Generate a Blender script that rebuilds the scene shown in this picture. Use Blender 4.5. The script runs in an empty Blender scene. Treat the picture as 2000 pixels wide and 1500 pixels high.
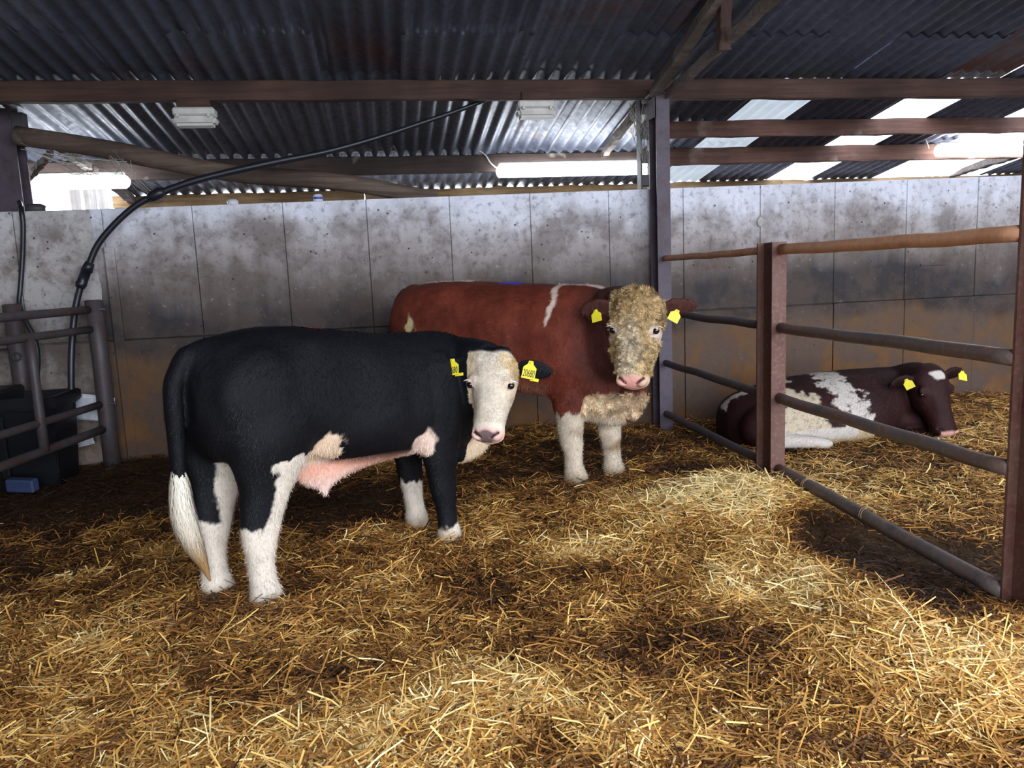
import bpy, bmesh, math, random
import numpy as np
from mathutils import Vector, Matrix

random.seed(7)
RNG = np.random.default_rng(11)
scene = bpy.context.scene
COL = scene.collection

# ------------------------------------------------------------------ camera
YAW, PITCH, ROLL = math.radians(8.9), math.radians(8.3), math.radians(2.4)
FWD = np.array([math.sin(YAW) * math.cos(PITCH), math.cos(YAW) * math.cos(PITCH), -math.sin(PITCH)])
_r = np.array([math.cos(YAW), -math.sin(YAW), 0.0])
_u = np.cross(_r, FWD)
RGT = _r * math.cos(ROLL) - _u * math.sin(ROLL)
UPV = _u * math.cos(ROLL) + _r * math.sin(ROLL)
EYE = np.array([0.0, 0.0, 1.5])
cam_data = bpy.data.cameras.new('camera')
cam_data.sensor_width = 36.0
cam_data.lens = 36.0 * 1500 / 2000
cam_data.clip_end = 200
cam = bpy.data.objects.new('camera', cam_data)
COL.objects.link(cam)
cam.matrix_world = Matrix(((RGT[0], UPV[0], -FWD[0], EYE[0]), (RGT[1], UPV[1], -FWD[1], EYE[1]),
                           (RGT[2], UPV[2], -FWD[2], EYE[2]), (0, 0, 0, 1)))
scene.camera = cam

# ------------------------------------------------------------------ sky, lights, exposure
world = bpy.data.worlds.new('world')
scene.world = world
world.use_nodes = True
bg = world.node_tree.nodes['Background']
bg.inputs[0].default_value = (0.84, 0.91, 1.0, 1)
bg.inputs[1].default_value = 2.0
scene.view_settings.view_transform = 'Standard'
scene.view_settings.look = 'None'
scene.view_settings.gamma = 1.0
scene.view_settings.use_curve_mapping = False
scene.view_settings.exposure = 2.2
scene.cycles.max_bounces = 8
scene.cycles.diffuse_bounces = 5
scene.cycles.sample_clamp_indirect = 8

def portal(name, loc, rot, sx, sy):
    l = bpy.data.lights.new(name, 'AREA')
    l.shape = 'RECTANGLE'; l.size = sx; l.size_y = sy
    l.cycles.is_portal = True
    o = bpy.data.objects.new(name, l)
    o.location = loc; o.rotation_euler = rot
    COL.objects.link(o)

# the open front of the barn lies behind the camera (y = -3)
portal('portal_front', (4.1, -2.98, 2.3), (math.radians(90), 0, 0), 11.4, 4.9)

# ------------------------------------------------------------------ pixel -> world on a plane
def ray(px, py):
    return (RGT * (px - 1000) + UPV * (750 - py)) / 1500 + FWD

def atY(px, py, Y):
    d = ray(px, py); return EYE + d * (Y / d[1])

def atX(px, py, X):
    d = ray(px, py); return EYE + d * (X / d[0])

def atZ(px, py, Z=0.0):
    d = ray(px, py); return EYE + d * ((Z - 1.5) / d[2])

def atD(px, py, D):
    return EYE + ray(px, py) * D

ROOF_S, ROOF_Z, ROOF_Y = 0.155, 3.19, 6.9
def roofz(y):
    return ROOF_Z - ROOF_S * (y - ROOF_Y)

def at_roof(px, py):
    d = ray(px, py); n = np.array([0, ROOF_S, 1.0])
    return EYE + d * ((ROOF_Z + ROOF_S * ROOF_Y - EYE @ n) / (d @ n))

# ------------------------------------------------------------------ numpy value noise
def _hash(ix, iy, iz, s):
    h = (ix * 374761393 + iy * 668265263 + iz * 2147483647 + s * 1274126177) & 0xffffffff
    h = ((h ^ (h >> 13)) * 1274126177) & 0xffffffff
    h = h ^ (h >> 16)
    return (h & 0xffffff) / float(0xffffff)

def vnoise(P, scale, seed=0):
    P = np.asarray(P, float) * scale
    i = np.floor(P).astype(np.int64); f = P - i
    f = f * f * (3 - 2 * f)
    out = 0
    for dx in (0, 1):
        for dy in (0, 1):
            for dz in (0, 1):
                w = (f[:, 0] if dx else 1 - f[:, 0]) * (f[:, 1] if dy else 1 - f[:, 1]) * (f[:, 2] if dz else 1 - f[:, 2])
                out = out + w * _hash(i[:, 0] + dx, i[:, 1] + dy, i[:, 2] + dz, seed)
    return out * 2 - 1

def fbm(P, scale, seed=0, octaves=3):
    v = 0; a = 1.0; t = 0
    for k in range(octaves):
        v = v + a * vnoise(P, scale * 2 ** k, seed + k * 17); t += a; a *= 0.55
    return v / t

def smooth(e0, e1, x):
    t = np.clip((x - e0) / (e1 - e0), 0, 1)
    return t * t * (3 - 2 * t)

# ------------------------------------------------------------------ materials
class G:
    """tiny node-graph writer"""
    def __init__(self, name):
        self.m = bpy.data.materials.new(name); self.m.use_nodes = True
        self.t = self.m.node_tree; self.b = self.t.nodes['Principled BSDF']
    def n(self, typ, **kw):
        x = self.t.nodes.new(typ)
        for k, v in kw.items(): setattr(x, k, v)
        return x
    def l(self, a, b): self.t.links.new(a, b)
    def put(self, sock, v):
        if hasattr(v, 'links'): self.l(v, sock)
        else: sock.default_value = v
    def coord(self, kind='Object'):
        return self.n('ShaderNodeNewGeometry').outputs['Position'] if kind == 'Position' else self.n('ShaderNodeTexCoord').outputs[kind]
    def map(self, v, scale=(1, 1, 1), loc=(0, 0, 0)):
        m = self.n('ShaderNodeMapping'); self.l(v, m.inputs[0])
        m.inputs['Scale'].default_value = scale; m.inputs['Location'].default_value = loc
        return m.outputs[0]
    def noise(self, v, scale, detail=4, rough=.55, dist=0):
        x = self.n('ShaderNodeTexNoise'); self.l(v, x.inputs['Vector'])
        x.inputs['Scale'].default_value = scale; x.inputs['Detail'].default_value = detail
        x.inputs['Roughness'].default_value = rough; x.inputs['Distortion'].default_value = dist
        return x.outputs['Fac']
    def voro(self, v, scale):
        x = self.n('ShaderNodeTexVoronoi'); self.l(v, x.inputs['Vector']); x.inputs['Scale'].default_value = scale
        return x.outputs['Distance']
    def ramp(self, v, stops):
        r = self.n('ShaderNodeValToRGB'); self.l(v, r.inputs[0]); e = r.color_ramp.elements
        while len(e) < len(stops): e.new(0.5)
        for k, (p, c) in enumerate(stops):
            e[k].position = p
            e[k].color = (c, c, c, 1) if isinstance(c, (int, float)) else (*c, 1)
        return r.outputs[0]
    def mix(self, f, a, b, mode='MIX'):
        x = self.n('ShaderNodeMix', data_type='RGBA', blend_type=mode)
        self.put(x.inputs[0], f)
        for s, v in ((x.inputs[6], a), (x.inputs[7], b)):
            self.put(s, (*v, 1) if isinstance(v, tuple) and len(v) == 3 else v)
        return x.outputs[2]
    def math(self, op, a, b=0.0, c=0.0):
        x = self.n('ShaderNodeMath', operation=op)
        self.put(x.inputs[0], a); self.put(x.inputs[1], b); self.put(x.inputs[2], c)
        return x.outputs[0]
    def sep(self, v):
        x = self.n('ShaderNodeSeparateXYZ'); self.l(v, x.inputs[0]); return x.outputs
    def bump(self, h, strength, dist):
        x = self.n('ShaderNodeBump'); self.l(h, x.inputs['Height'])
        x.inputs['Strength'].default_value = strength; x.inputs['Distance'].default_value = dist
        self.l(x.outputs[0], self.b.inputs['Normal'])
    def set(self, color=None, rough=None, metal=None, spec=None):
        if color is not None: self.put(self.b.inputs['Base Color'], (*color, 1) if isinstance(color, tuple) and len(color) == 3 else color)
        if rough is not None: self.put(self.b.inputs['Roughness'], rough)
        if metal is not None: self.put(self.b.inputs['Metallic'], metal)
        if spec is not None: self.put(self.b.inputs['Specular IOR Level'], spec)
        return self.m

def mat_roof(name, a, b, rusty=0.0):
    g = G(name); p = g.coord('Position')
    n1 = g.noise(g.map(p, (1.0, .35, 1)), 2.2, 5)
    n2 = g.noise(p, 14, 5, .65)
    c = g.mix(g.ramp(n1, [(.35, 0.0), (.7, 1.0)]), a, b)
    c = g.mix(g.ramp(n2, [(.45, 0.0), (.8, .55)]), c, (.05, .045, .05))
    r = g.ramp(g.noise(p, 1.3, 5, .6), [(.60 - rusty, 0.0), (.78 - rusty, .8)])
    c = g.mix(r, c, (.14, .055, .035))
    g.bump(n2, .15, .01)
    return g.set(c, g.ramp(n2, [(.3, .36), (.7, .6)]), .45, .5)

def mat_timber(name, dark, light, axis='x', spots=0.0):
    g = G(name); p = g.coord('Object')
    sc = {'x': (.5, 9, 9), 'y': (9, .5, 9), 'z': (9, 9, .5)}[axis]
    n1 = g.noise(g.map(p, sc), 3, 6, .6, .6)
    n2 = g.noise(p, 1.1, 4)
    c = g.mix(g.ramp(n1, [(.3, 0.0), (.7, 1.0)]), dark, light)
    c = g.mix(g.ramp(n2, [(.4, .7), (.65, 0.0)]), c, tuple(v * .45 for v in dark))
    if spots:
        c = g.mix(g.ramp(g.noise(p, 2.3, 3), [(.62, 0.0), (.72, spots)]), c, (.42, .38, .33))
    g.bump(n1, .35, .006)
    return g.set(c, .8, 0, .25)

def mat_steel(name, base, rust, k=.5, rough=.55):
    g = G(name); p = g.coord('Position')
    n1 = g.noise(p, 5, 6, .65); n2 = g.noise(p, 38, 4, .6)
    c = g.mix(g.ramp(n1, [(k - .12, 0.0), (k + .15, 1.0)]), base, rust)
    c = g.mix(g.ramp(n2, [(.5, 0.0), (.75, .6)]), c, tuple(min(1, v * 1.9 + .01) for v in rust))
    c = g.mix(g.ramp(n1, [(.3, .6), (.45, 0.0)]), c, tuple(v * .4 for v in base))
    g.bump(n2, .25, .003)
    return g.set(c, rough, .15, .4)

def mat_plain(name, c, rough=.5, metal=0.0, spec=.5, vary=.25, scale=20):
    g = G(name); n = g.noise(g.coord('Object'), scale, 4)
    col = g.mix(g.ramp(n, [(.35, 0.0), (.7, 1.0)]), c, tuple(v * (1 - vary) for v in c))
    g.bump(n, .08, .004)
    return g.set(col, rough, metal, spec)

def mat_emit(name, c, s):
    g = G(name)
    g.b.inputs['Emission Color'].default_value = (*c, 1); g.b.inputs['Emission Strength'].default_value = s
    return g.set((.8, .8, .8), .4)

def mat_concrete():
    g = G('cast_concrete'); p = g.coord('Position'); s = g.sep(p)
    big = g.noise(p, .9, 4, .55); mid = g.noise(p, 3.2, 6, .62); fine = g.noise(p, 17, 5, .65)
    drip = g.noise(g.map(p, (5, 5, .35)), 1.6, 4, .55)
    # height with a wandering edge
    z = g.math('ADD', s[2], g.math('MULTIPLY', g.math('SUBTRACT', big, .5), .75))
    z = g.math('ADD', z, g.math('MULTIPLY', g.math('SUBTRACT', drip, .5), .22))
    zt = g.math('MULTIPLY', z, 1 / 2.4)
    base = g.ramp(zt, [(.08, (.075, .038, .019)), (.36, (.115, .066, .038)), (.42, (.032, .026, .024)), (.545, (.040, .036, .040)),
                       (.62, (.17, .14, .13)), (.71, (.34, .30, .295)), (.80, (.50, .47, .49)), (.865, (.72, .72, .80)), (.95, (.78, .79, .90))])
    # the corner by the trough stays cleaner
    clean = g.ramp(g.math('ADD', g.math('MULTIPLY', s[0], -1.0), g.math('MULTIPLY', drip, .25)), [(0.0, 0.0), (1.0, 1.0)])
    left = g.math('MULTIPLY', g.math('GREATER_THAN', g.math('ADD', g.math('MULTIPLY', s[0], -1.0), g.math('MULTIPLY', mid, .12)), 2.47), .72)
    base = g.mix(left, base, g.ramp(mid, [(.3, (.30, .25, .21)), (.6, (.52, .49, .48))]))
    hi_ = g.ramp(zt, [(.80, 1.0), (.90, .25)])
    c = g.mix(g.math('MULTIPLY', hi_, g.ramp(mid, [(.42, .95), (.58, 0.0)])), base, g.mix(.62, base, (.10, .070, .058)))
    c = g.mix(g.ramp(fine, [(.30, .55), (.48, 0.0)]), c, (.07, .05, .042))
    c = g.mix(g.math('MULTIPLY', g.ramp(zt, [(.40, .25), (.62, 1.0)]), g.ramp(fine, [(.62, 0.0), (.76, .35)])), c, (.62, .58, .55))
    pit = g.voro(p, 7.5)
    c = g.mix(g.ramp(pit, [(.05, .9), (.085, 0.0)]), c, (.035, .028, .026))
    # brown splashes low down
    low = g.ramp(g.math('MULTIPLY', s[2], 1.0), [(.55, 1.0), (1.0, 0.0)])
    c = g.mix(g.math('MULTIPLY', low, g.ramp(mid, [(.45, 0.0), (.62, .8)])), c, (.17, .080, .030))
    g.bump(g.math('ADD', fine, g.math('MULTIPLY', pit, .3)), .35, .012)
    return g.set(c, .82, 0, .3)

def mat_floor():
    g = G('manure_bedding'); p = g.coord('Position')
    n = g.noise(p, 6, 6, .65); f = g.noise(p, 60, 4, .7)
    c = g.ramp(n, [(.3, (.020, .011, .006)), (.5, (.060, .030, .013)), (.68, (.115, .060, .022))])
    c = g.mix(g.ramp(f, [(.4, 0.0), (.75, .7)]), c, (.20, .11, .04))
    g.bump(g.math('ADD', n, f), .7, .03)
    return g.set(c, .75, 0, .3)

def mat_attr(name, attr, rough=.6, spec=.3, sheen=0.0, bump=0.0):
    g = G(name)
    a = g.n('ShaderNodeAttribute'); a.attribute_name = attr
    g.set(a.outputs['Color'], rough, 0, spec)
    if sheen:
        g.b.inputs['Sheen Weight'].default_value = sheen
        g.b.inputs['Sheen Roughness'].default_value = .45
    if bump:
        p = g.coord('Object')
        n = g.noise(g.map(p, (1, 1, .6)), 55, 5, .65, 1.0)
        g.bump(g.math('ADD', n, g.math('MULTIPLY', g.noise(p, 14, 4), .6)), bump, .008)
    return g.m

def mat_translucent(name, c, trans, rough=.5):
    g = G(name); p = g.coord('Position')
    n = g.noise(g.map(p, (1, .5, 1)), 3, 5, .6)
    col = g.mix(g.ramp(n, [(.35, 0.0), (.7, .5)]), c, tuple(v * .6 for v in c))
    d = g.n('ShaderNodeBsdfDiffuse'); t = g.n('ShaderNodeBsdfTranslucent'); m = g.n('ShaderNodeMixShader')
    g.l(col, d.inputs[0]); g.l(col, t.inputs[0]); m.inputs[0].default_value = trans
    g.l(d.outputs[0], m.inputs[1]); g.l(t.outputs[0], m.inputs[2])
    g.l(m.outputs[0], g.t.nodes['Material Output'].inputs[0])
    return g.m

M = dict(
    roof=mat_roof('galvanised_sheet', (.125, .145, .205), (.075, .090, .135)),
    roof_pale=mat_roof('paler_galvanised_sheet', (.165, .185, .25), (.10, .115, .16)),
    roof_dull=mat_roof('duller_galvanised_sheet', (.095, .105, .145), (.055, .062, .09), .04),
    roof_rust=mat_roof('rusty_sheet', (.13, .13, .15), (.12, .06, .045), .22),
    sky_dim=mat_translucent('dirty_rooflight', (.20, .21, .22), .45),
    sky_bright=mat_translucent('clear_rooflight', (.92, .95, 1.0), .85),
    beam=mat_timber('dark_timber', (.050, .028, .024), (.115, .062, .046), 'x', .0),
    beam_far=mat_timber('dusty_timber', (.045, .033, .031), (.105, .07, .058), 'x', .8),
    beam_red=mat_timber('red_brown_timber', (.085, .040, .030), (.19, .10, .075), 'x', .3),
    pole=mat_timber('weathered_pole', (.085, .058, .045), (.21, .15, .12), 'x', .5),
    plate=mat_timber('pale_timber', (.22, .13, .065), (.52, .36, .20), 'x', .3),
    board=mat_timber('pale_boards', (.30, .27, .25), (.55, .52, .50), 'z'),
    strut=mat_timber('dusty_strut', (.13, .10, .085), (.28, .24, .21), 'y', .3),
    concrete=mat_concrete(),
    floor=mat_floor(),
    yard=mat_plain('yard_concrete', (.33, .32, .30), .9, 0, .2, .4, 1.5),
    stanchion=mat_steel('purple_grey_steel', (.085, .068, .090), (.055, .035, .042), .55),
    oxide=mat_steel('red_oxide_steel', (.105, .040, .030), (.120, .062, .046), .52),
    rail=mat_steel('worn_steel_rail', (.105, .085, .08), (.13, .070, .05), .55, .42),
    rail_rust=mat_steel('orange_rusted_rail', (.56, .29, .165), (.40, .18, .09), .55, .6),
    guard=mat_steel('dull_steel_tube', (.068, .060, .066), (.060, .034, .028), .55, .5),
    dark=mat_plain('dark_steel', (.06, .055, .06), .6),  # plain dark steel colour
    hose=mat_plain('black_hose', (.013, .014, .022), .38, 0, .5),
    trough=mat_plain('black_plastic', (.005, .0055, .008), .45, 0, .35),
    water=mat_plain('dark_water', (.02, .03, .05), .05, 0, .6),
    lamp_white=mat_plain('yellowed_plastic', (.62, .60, .56), .5, 0, .4, .3, 9),
    white=mat_plain('white_plastic', (.72, .74, .80), .45),
    blue=mat_plain('blue_plastic', (.06, .11, .45), .4),
    blue_dull=mat_plain('dull_blue_plastic', (.045, .065, .15), .4),
    cable=mat_plain('grey_cable', (.55, .52, .50), .6),
    web=mat_plain('dusty_cobweb', (.46, .44, .40), .9),
    tube=mat_emit('fluorescent_glow', (.93, .97, 1.0), 6.0),
    straw=mat_attr('straw', 'tint', .55, .35),
    coat=mat_attr('coat', 'tint', .65, .18, 0, .5),
    hair=mat_attr('hair', 'tint', .55, .24, 0),
    eye=mat_plain('dark_eye', (.008, .006, .008), .08, 0, .6),
    lash=mat_plain('white_lash', (.75, .72, .70), .6),
    tag=mat_plain('yellow_tag', (.80, .66, .03), .45, 0, .4, .12),
    print=mat_plain('black_print', (.02, .02, .02), .6),
)

# ------------------------------------------------------------------ object helpers
def props(o, label=None, cat=None, group=None, kind=None):
    if label: o['label'] = label
    if cat: o['category'] = cat
    if group: o['group'] = group
    if kind: o['kind'] = kind
    return o

def link(o, parent=None):
    COL.objects.link(o)
    if parent is not None: o.parent = parent
    return o

def empty(name, loc=(0, 0, 0), rz=0.0):
    o = bpy.data.objects.new(name, None); o.empty_display_size = .1
    o.location = loc; o.rotation_euler = (0, 0, rz)
    return link(o)

def adopt(child, parent):
    bpy.context.view_layer.update()
    child.parent = parent; child.matrix_parent_inverse = parent.matrix_world.inverted()

def mesh_obj(name, verts, faces, mat, parent=None, loc=(0, 0, 0), smooth_=False):
    me = bpy.data.meshes.new(name)
    me.from_pydata([tuple(map(float, v)) for v in verts], [], faces)
    bm = bmesh.new(); bm.from_mesh(me); bmesh.ops.recalc_face_normals(bm, faces=bm.faces); bm.to_mesh(me); bm.free()
    if smooth_: me.shade_smooth()
    me.materials.append(M[mat] if isinstance(mat, str) else mat)
    o = bpy.data.objects.new(name, me); o.location = loc
    return link(o, parent)

def bm_obj(name, bm, mat, parent=None, loc=(0, 0, 0), smooth_=False):
    bmesh.ops.recalc_face_normals(bm, faces=bm.faces)
    me = bpy.data.meshes.new(name); bm.to_mesh(me); bm.free()
    if smooth_: me.shade_smooth()
    me.materials.append(M[mat] if isinstance(mat, str) else mat)
    o = bpy.data.objects.new(name, me); o.location = loc
    return link(o, parent)

def add_box(bm, lo, hi, bev=.0, segs=1):
    r = bmesh.ops.create_cube(bm, size=1.0)
    for v in r['verts']:
        v.co = Vector([lo[k] + (v.co[k] + .5) * (hi[k] - lo[k]) for k in range(3)])
    if bev:
        e = list({e for v in r['verts'] for e in v.link_edges})
        bmesh.ops.bevel(bm, geom=e, offset=bev, segments=segs, affect='EDGES')

def box_obj(name, lo, hi, mat, parent=None, bev=.004, loc=(0, 0, 0)):
    bm = bmesh.new(); add_box(bm, lo, hi, bev); return bm_obj(name, bm, mat, parent, loc)

def catmull(P, sub):
    P = np.asarray(P, float)
    if len(P) < 3 or sub < 2:
        return P
    Q = np.vstack([2 * P[0] - P[1], P, 2 * P[-1] - P[-2]])
    out = []
    for i in range(1, len(Q) - 2):
        for k in range(sub):
            t = k / sub
            out.append(.5 * ((2 * Q[i]) + (-Q[i - 1] + Q[i + 1]) * t + (2 * Q[i - 1] - 5 * Q[i] + 4 * Q[i + 1] - Q[i + 2]) * t ** 2
                             + (-Q[i - 1] + 3 * Q[i] - 3 * Q[i + 1] + Q[i + 2]) * t ** 3))
    out.append(Q[-2]); return np.array(out)

def grid_tube(rings):
    """rings: (n, m, 3) closed round -> verts, faces with flat caps"""
    n, m = rings.shape[:2]
    V = rings.reshape(-1, 3).tolist(); Fc = []
    for i in range(n - 1):
        for j in range(m):
            a = i * m + j; b = i * m + (j + 1) % m
            Fc.append((a, b, b + m, a + m))
    Fc.append(tuple(range(m - 1, -1, -1))); Fc.append(tuple(range((n - 1) * m, n * m)))
    return V, Fc

def tube_rings(P, r, m=12, up=(0, 0, 1)):
    P = np.asarray(P, float); n = len(P); r = np.broadcast_to(np.asarray(r, float), (n,))
    T = np.gradient(P, axis=0); T /= np.linalg.norm(T, axis=1, keepdims=True) + 1e-9
    rings = []; u = None
    for i in range(n):
        if u is None:
            w = np.array(up, float)
            if abs(T[i] @ w) > .95: w = np.array([1., 0, 0])
            u = np.cross(T[i], w)
        u = u - T[i] * (u @ T[i]); u /= np.linalg.norm(u); v = np.cross(T[i], u)
        a = np.arange(m) * 2 * math.pi / m
        rings.append(P[i] + r[i] * (np.cos(a)[:, None] * u + np.sin(a)[:, None] * v))
    return np.array(rings)

def tube_obj(name, P, r, mat, parent=None, m=12, sub=1, loc=(0, 0, 0)):
    P = np.asarray(P, float)
    if sub > 1:
        if np.ndim(r): r = catmull(np.asarray(r, float)[:, None], sub)[:, 0]
        P = catmull(P, sub)
    V, Fc = grid_tube(tube_rings(P - np.array(loc), r, m))
    o = mesh_obj(name, V, Fc, mat, parent, loc, True)
    return o

def ibeam(name, x, y, w, d, z0, z1, mat, parent=None, tf=.014, tw=.011, loc=(0, 0, 0)):
    """H section: flanges face +-y (width w along x), web along y, depth d"""
    a, b, h = w / 2, d / 2, tw / 2
    sec = [(-a, -b), (a, -b), (a, -b + tf), (h, -b + tf), (h, b - tf), (a, b - tf), (a, b), (-a, b), (-a, b - tf), (-h, b - tf), (-h, -b + tf), (-a, -b + tf)]
    n = len(sec); V = []
    zs = np.linspace(z0, z1, 6)
    for z in zs: V += [(x + p - loc[0], y + q - loc[1], z - loc[2]) for p, q in sec]
    Fc = []
    for k in range(len(zs) - 1):
        for j in range(n): Fc.append((k * n + j, k * n + (j + 1) % n, (k + 1) * n + (j + 1) % n, (k + 1) * n + j))
    for base in (0, (len(zs) - 1) * n):
        i = lambda q: base + q
        Fc += [(i(0), i(1), i(2), i(3), i(10), i(11)), (i(3), i(4), i(9), i(10)), (i(4), i(5), i(6), i(7), i(8), i(9))]
    return mesh_obj(name, V, Fc, mat, parent, loc)

def timber(name, p0, p1, w, h, mat, parent=None, n=24, rough=.006, seed=0, sag=0.0, twist=0.0):
    """sawn timber from p0 to p1 (centre line), w across, h deep; wavy arrises. Local x runs along it."""
    p0, p1 = np.array(p0, float), np.array(p1, float); L = np.linalg.norm(p1 - p0)
    rs = np.random.default_rng(seed + 5)
    t = np.linspace(0, 1, n)
    c = np.stack([t * L, rs.normal(0, rough * .4, n), -sag * 4 * t * (1 - t) + rs.normal(0, rough * .4, n)], 1)
    ch = min(w, h) * .10
    sec = np.array([(-w / 2 + ch, -h / 2), (w / 2 - ch, -h / 2), (w / 2, -h / 2 + ch), (w / 2, h / 2 - ch), (w / 2 - ch, h / 2), (-w / 2 + ch, h / 2), (-w / 2, h / 2 - ch), (-w / 2, -h / 2 + ch)])
    rings = np.zeros((n, 8, 3))
    for i in range(n):
        rings[i, :, 0] = c[i, 0]; rings[i, :, 1:] = c[i, 1:] + sec + rs.normal(0, rough * .35, (8, 2))
    V, Fc = grid_tube(rings)
    o = mesh_obj(name, V, Fc, mat, parent)
    d = (p1 - p0) / L; up = np.array([0, 0, 1.0]) if abs(d[2]) < .9 else np.array([0, 1.0, 0])
    y = np.cross(up, d); y /= np.linalg.norm(y); z = np.cross(d, y)
    o.matrix_world = Matrix(((d[0], y[0], z[0], p0[0]), (d[1], y[1], z[1], p0[1]), (d[2], y[2], z[2], p0[2]), (0, 0, 0, 1)))
    return o
# ================================================================== SETTING
WALL_Y = 7.05
FENCE_X = 2.48

HEAPS = [(2.15, 4.45, .45, .09), (1.75, 4.05, .5, .05), (1.85, 2.45, .42, .10), (.95, 3.45, .35, .05), (2.15, 3.75, .22, -.05),
         (2.44, 3.4, .30, -.05), (2.44, 2.85, .25, -.03), (1.6, 2.35, .5, -.03), (-.4, 2.4, .7, .03), (-1.9, 3.0, .6, .03), (.2, 5.6, .7, .03), (-2.2, 4.6, .7, -.02),
         (5.2, 6.4, .9, .12), (3.9, 4.8, .6, .04), (4.2, 3.6, .6, .05), (1.7, 6.3, .6, .04), (-1.2, 6.6, .6, .02), (3.3, 3.2, .6, -.03)] + [(fx, fy, .2, -.016) for fx, fy in ((-.654, 3.583), (-.905, 3.737), (.237, 4.19), (.095, 4.6), (1.265, 5.27), (1.51, 5.26))]
def ground_h(x, y):
    x = np.asarray(x, float); y = np.asarray(y, float)
    h = .018 * np.sin(2.1 * x + .7 * y + 1) + .014 * np.sin(1.3 * x - 2.7 * y) + .010 * np.sin(5.1 * x + 4.3 * y + 2) + .007 * np.sin(9.3 * x - 7.7 * y)
    for cx, cy, r, a in HEAPS:
        h = h + a * np.exp(-((x - cx) ** 2 + (y - cy) ** 2) / (r * r))
    inside = smooth(-5.5, -4.5, x) * (1 - smooth(9, 10, x)) * smooth(-2.5, 0, y)
    return h * inside

def build_floor():
    xs = np.concatenate([np.linspace(-12, -4.6, 8), np.arange(-4.5, 8.5, .07), np.linspace(8.6, 14, 8)])
    ys = np.concatenate([np.linspace(-2.95, 1.1, 12), np.arange(1.2, 7.2, .07), np.linspace(7.3, 11.2, 6)])
    X, Y = np.meshgrid(xs, ys); H = ground_h(X, Y) - .02
    n, m = X.shape
    V = np.stack([X, Y, H], -1).reshape(-1, 3)
    idx = np.arange(n * m).reshape(n, m)
    Fc = np.stack([idx[:-1, :-1], idx[:-1, 1:], idx[1:, 1:], idx[1:, :-1]], -1).reshape(-1, 4)
    o = mesh_obj('floor', V, [tuple(map(int, f)) for f in Fc], 'floor', None, (0, 0, 0), True)
    props(o, kind='structure')
build_floor()
props(box_obj('ground_outside', (-30, -40, -.12), (30, -2.95, -.03), 'yard'), kind='structure')

# ---- cast wall: panels between the shuttering joints, in two lifts
seam_px = [378, 555, 718, 880, 1037, 1190, 1335, 1485, 1630, 1770, 1908]
seams = [float(atY(p, 450, WALL_Y)[0]) for p in seam_px]
x = atY(205, 480, WALL_Y)[0]
seams = [x - .69 * 3, x - .69 * 2, x - .69, x] + seams
while seams[-1] < 9.4: seams.append(seams[-1] + .7)
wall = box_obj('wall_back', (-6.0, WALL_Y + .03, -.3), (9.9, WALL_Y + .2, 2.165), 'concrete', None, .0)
props(wall, kind='structure')
rs = np.random.default_rng(3)
def wall_top(x): return 2.157 + .010 * (x + 3)
for k in range(len(seams) - 1):
    a, b = seams[k] + .0025, seams[k + 1] - .0025
    for lift in (0, 1):
        dy = rs.uniform(-.006, .006) - (.012 if lift == 0 else 0)
        z0, z1 = (-.15, 1.055 + rs.uniform(-.006, .006)) if lift == 0 else (1.063, 0)
        bm = bmesh.new()
        add_box(bm, (a, WALL_Y + dy, z0), (b, WALL_Y + .04, z1 if lift == 0 else 2.15), .004)
        if lift == 1:
            for v in bm.verts:
                if v.co.z > 2.0: v.co.z += wall_top(v.co.x) - 2.15
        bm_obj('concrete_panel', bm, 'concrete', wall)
# the pale pier edge by the trough gate
box_obj('concrete_rib', (seams[3] - .01, WALL_Y - .035, -.1), (seams[3] + .075, WALL_Y + .02, 1.85), 'concrete', wall, .012)
# end face where the slab stops beside the stanchion
# knob of leaked concrete on a joint
def blob(name, c, r, mat, parent, seed=0, squash=(1, 1, 1)):
    bm = bmesh.new(); bmesh.ops.create_icosphere(bm, subdivisions=2, radius=1.0)
    P = np.array([v.co[:] for v in bm.verts]); d = 1 + .25 * fbm(P, 1.7, seed)
    for v, q, k in zip(bm.verts, P, d): v.co = Vector((q * k * r * np.array(squash)).tolist())
    return bm_obj(name, bm, mat, parent, tuple(c), True)
blob('concrete_lump', atY(1485, 433, WALL_Y - .005), .045, mat_plain('pale_mortar', (.5, .47, .45), .9, 0, .2), wall, 4, (.8, .35, 1.2))
M['mortar'] = bpy.data.materials['pale_mortar']
c = atY(1822, 517, WALL_Y - .004)
box_obj('scrape_ridge', (c[0] - .14, WALL_Y - .012, c[2] - .008), (c[0] + .14, WALL_Y + .01, c[2] + .008), 'concrete', wall, .004)

# ---- outer walls (out of the frame, close the building)
props(box_obj('wall_left', (-6.2, -2.95, -.1), (-6.0, 11.0, 4.9), 'concrete', None, 0), kind='structure')
props(box_obj('wall_front_added', (-6.0, -2.98, -.1), (-1.6, -2.9, 4.9), 'concrete', None, 0), kind='structure')  # unseen; added to narrow the front opening and darken the left side
props(box_obj('wall_right', (9.9, -2.95, -.1), (10.1, 11.0, 4.9), 'concrete', None, 0), kind='structure')
far = box_obj('wall_far', (-6.0, 10.66, -.1), (9.9, 10.8, 2.30), 'concrete', None, 0)
props(far, kind='structure')

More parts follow.
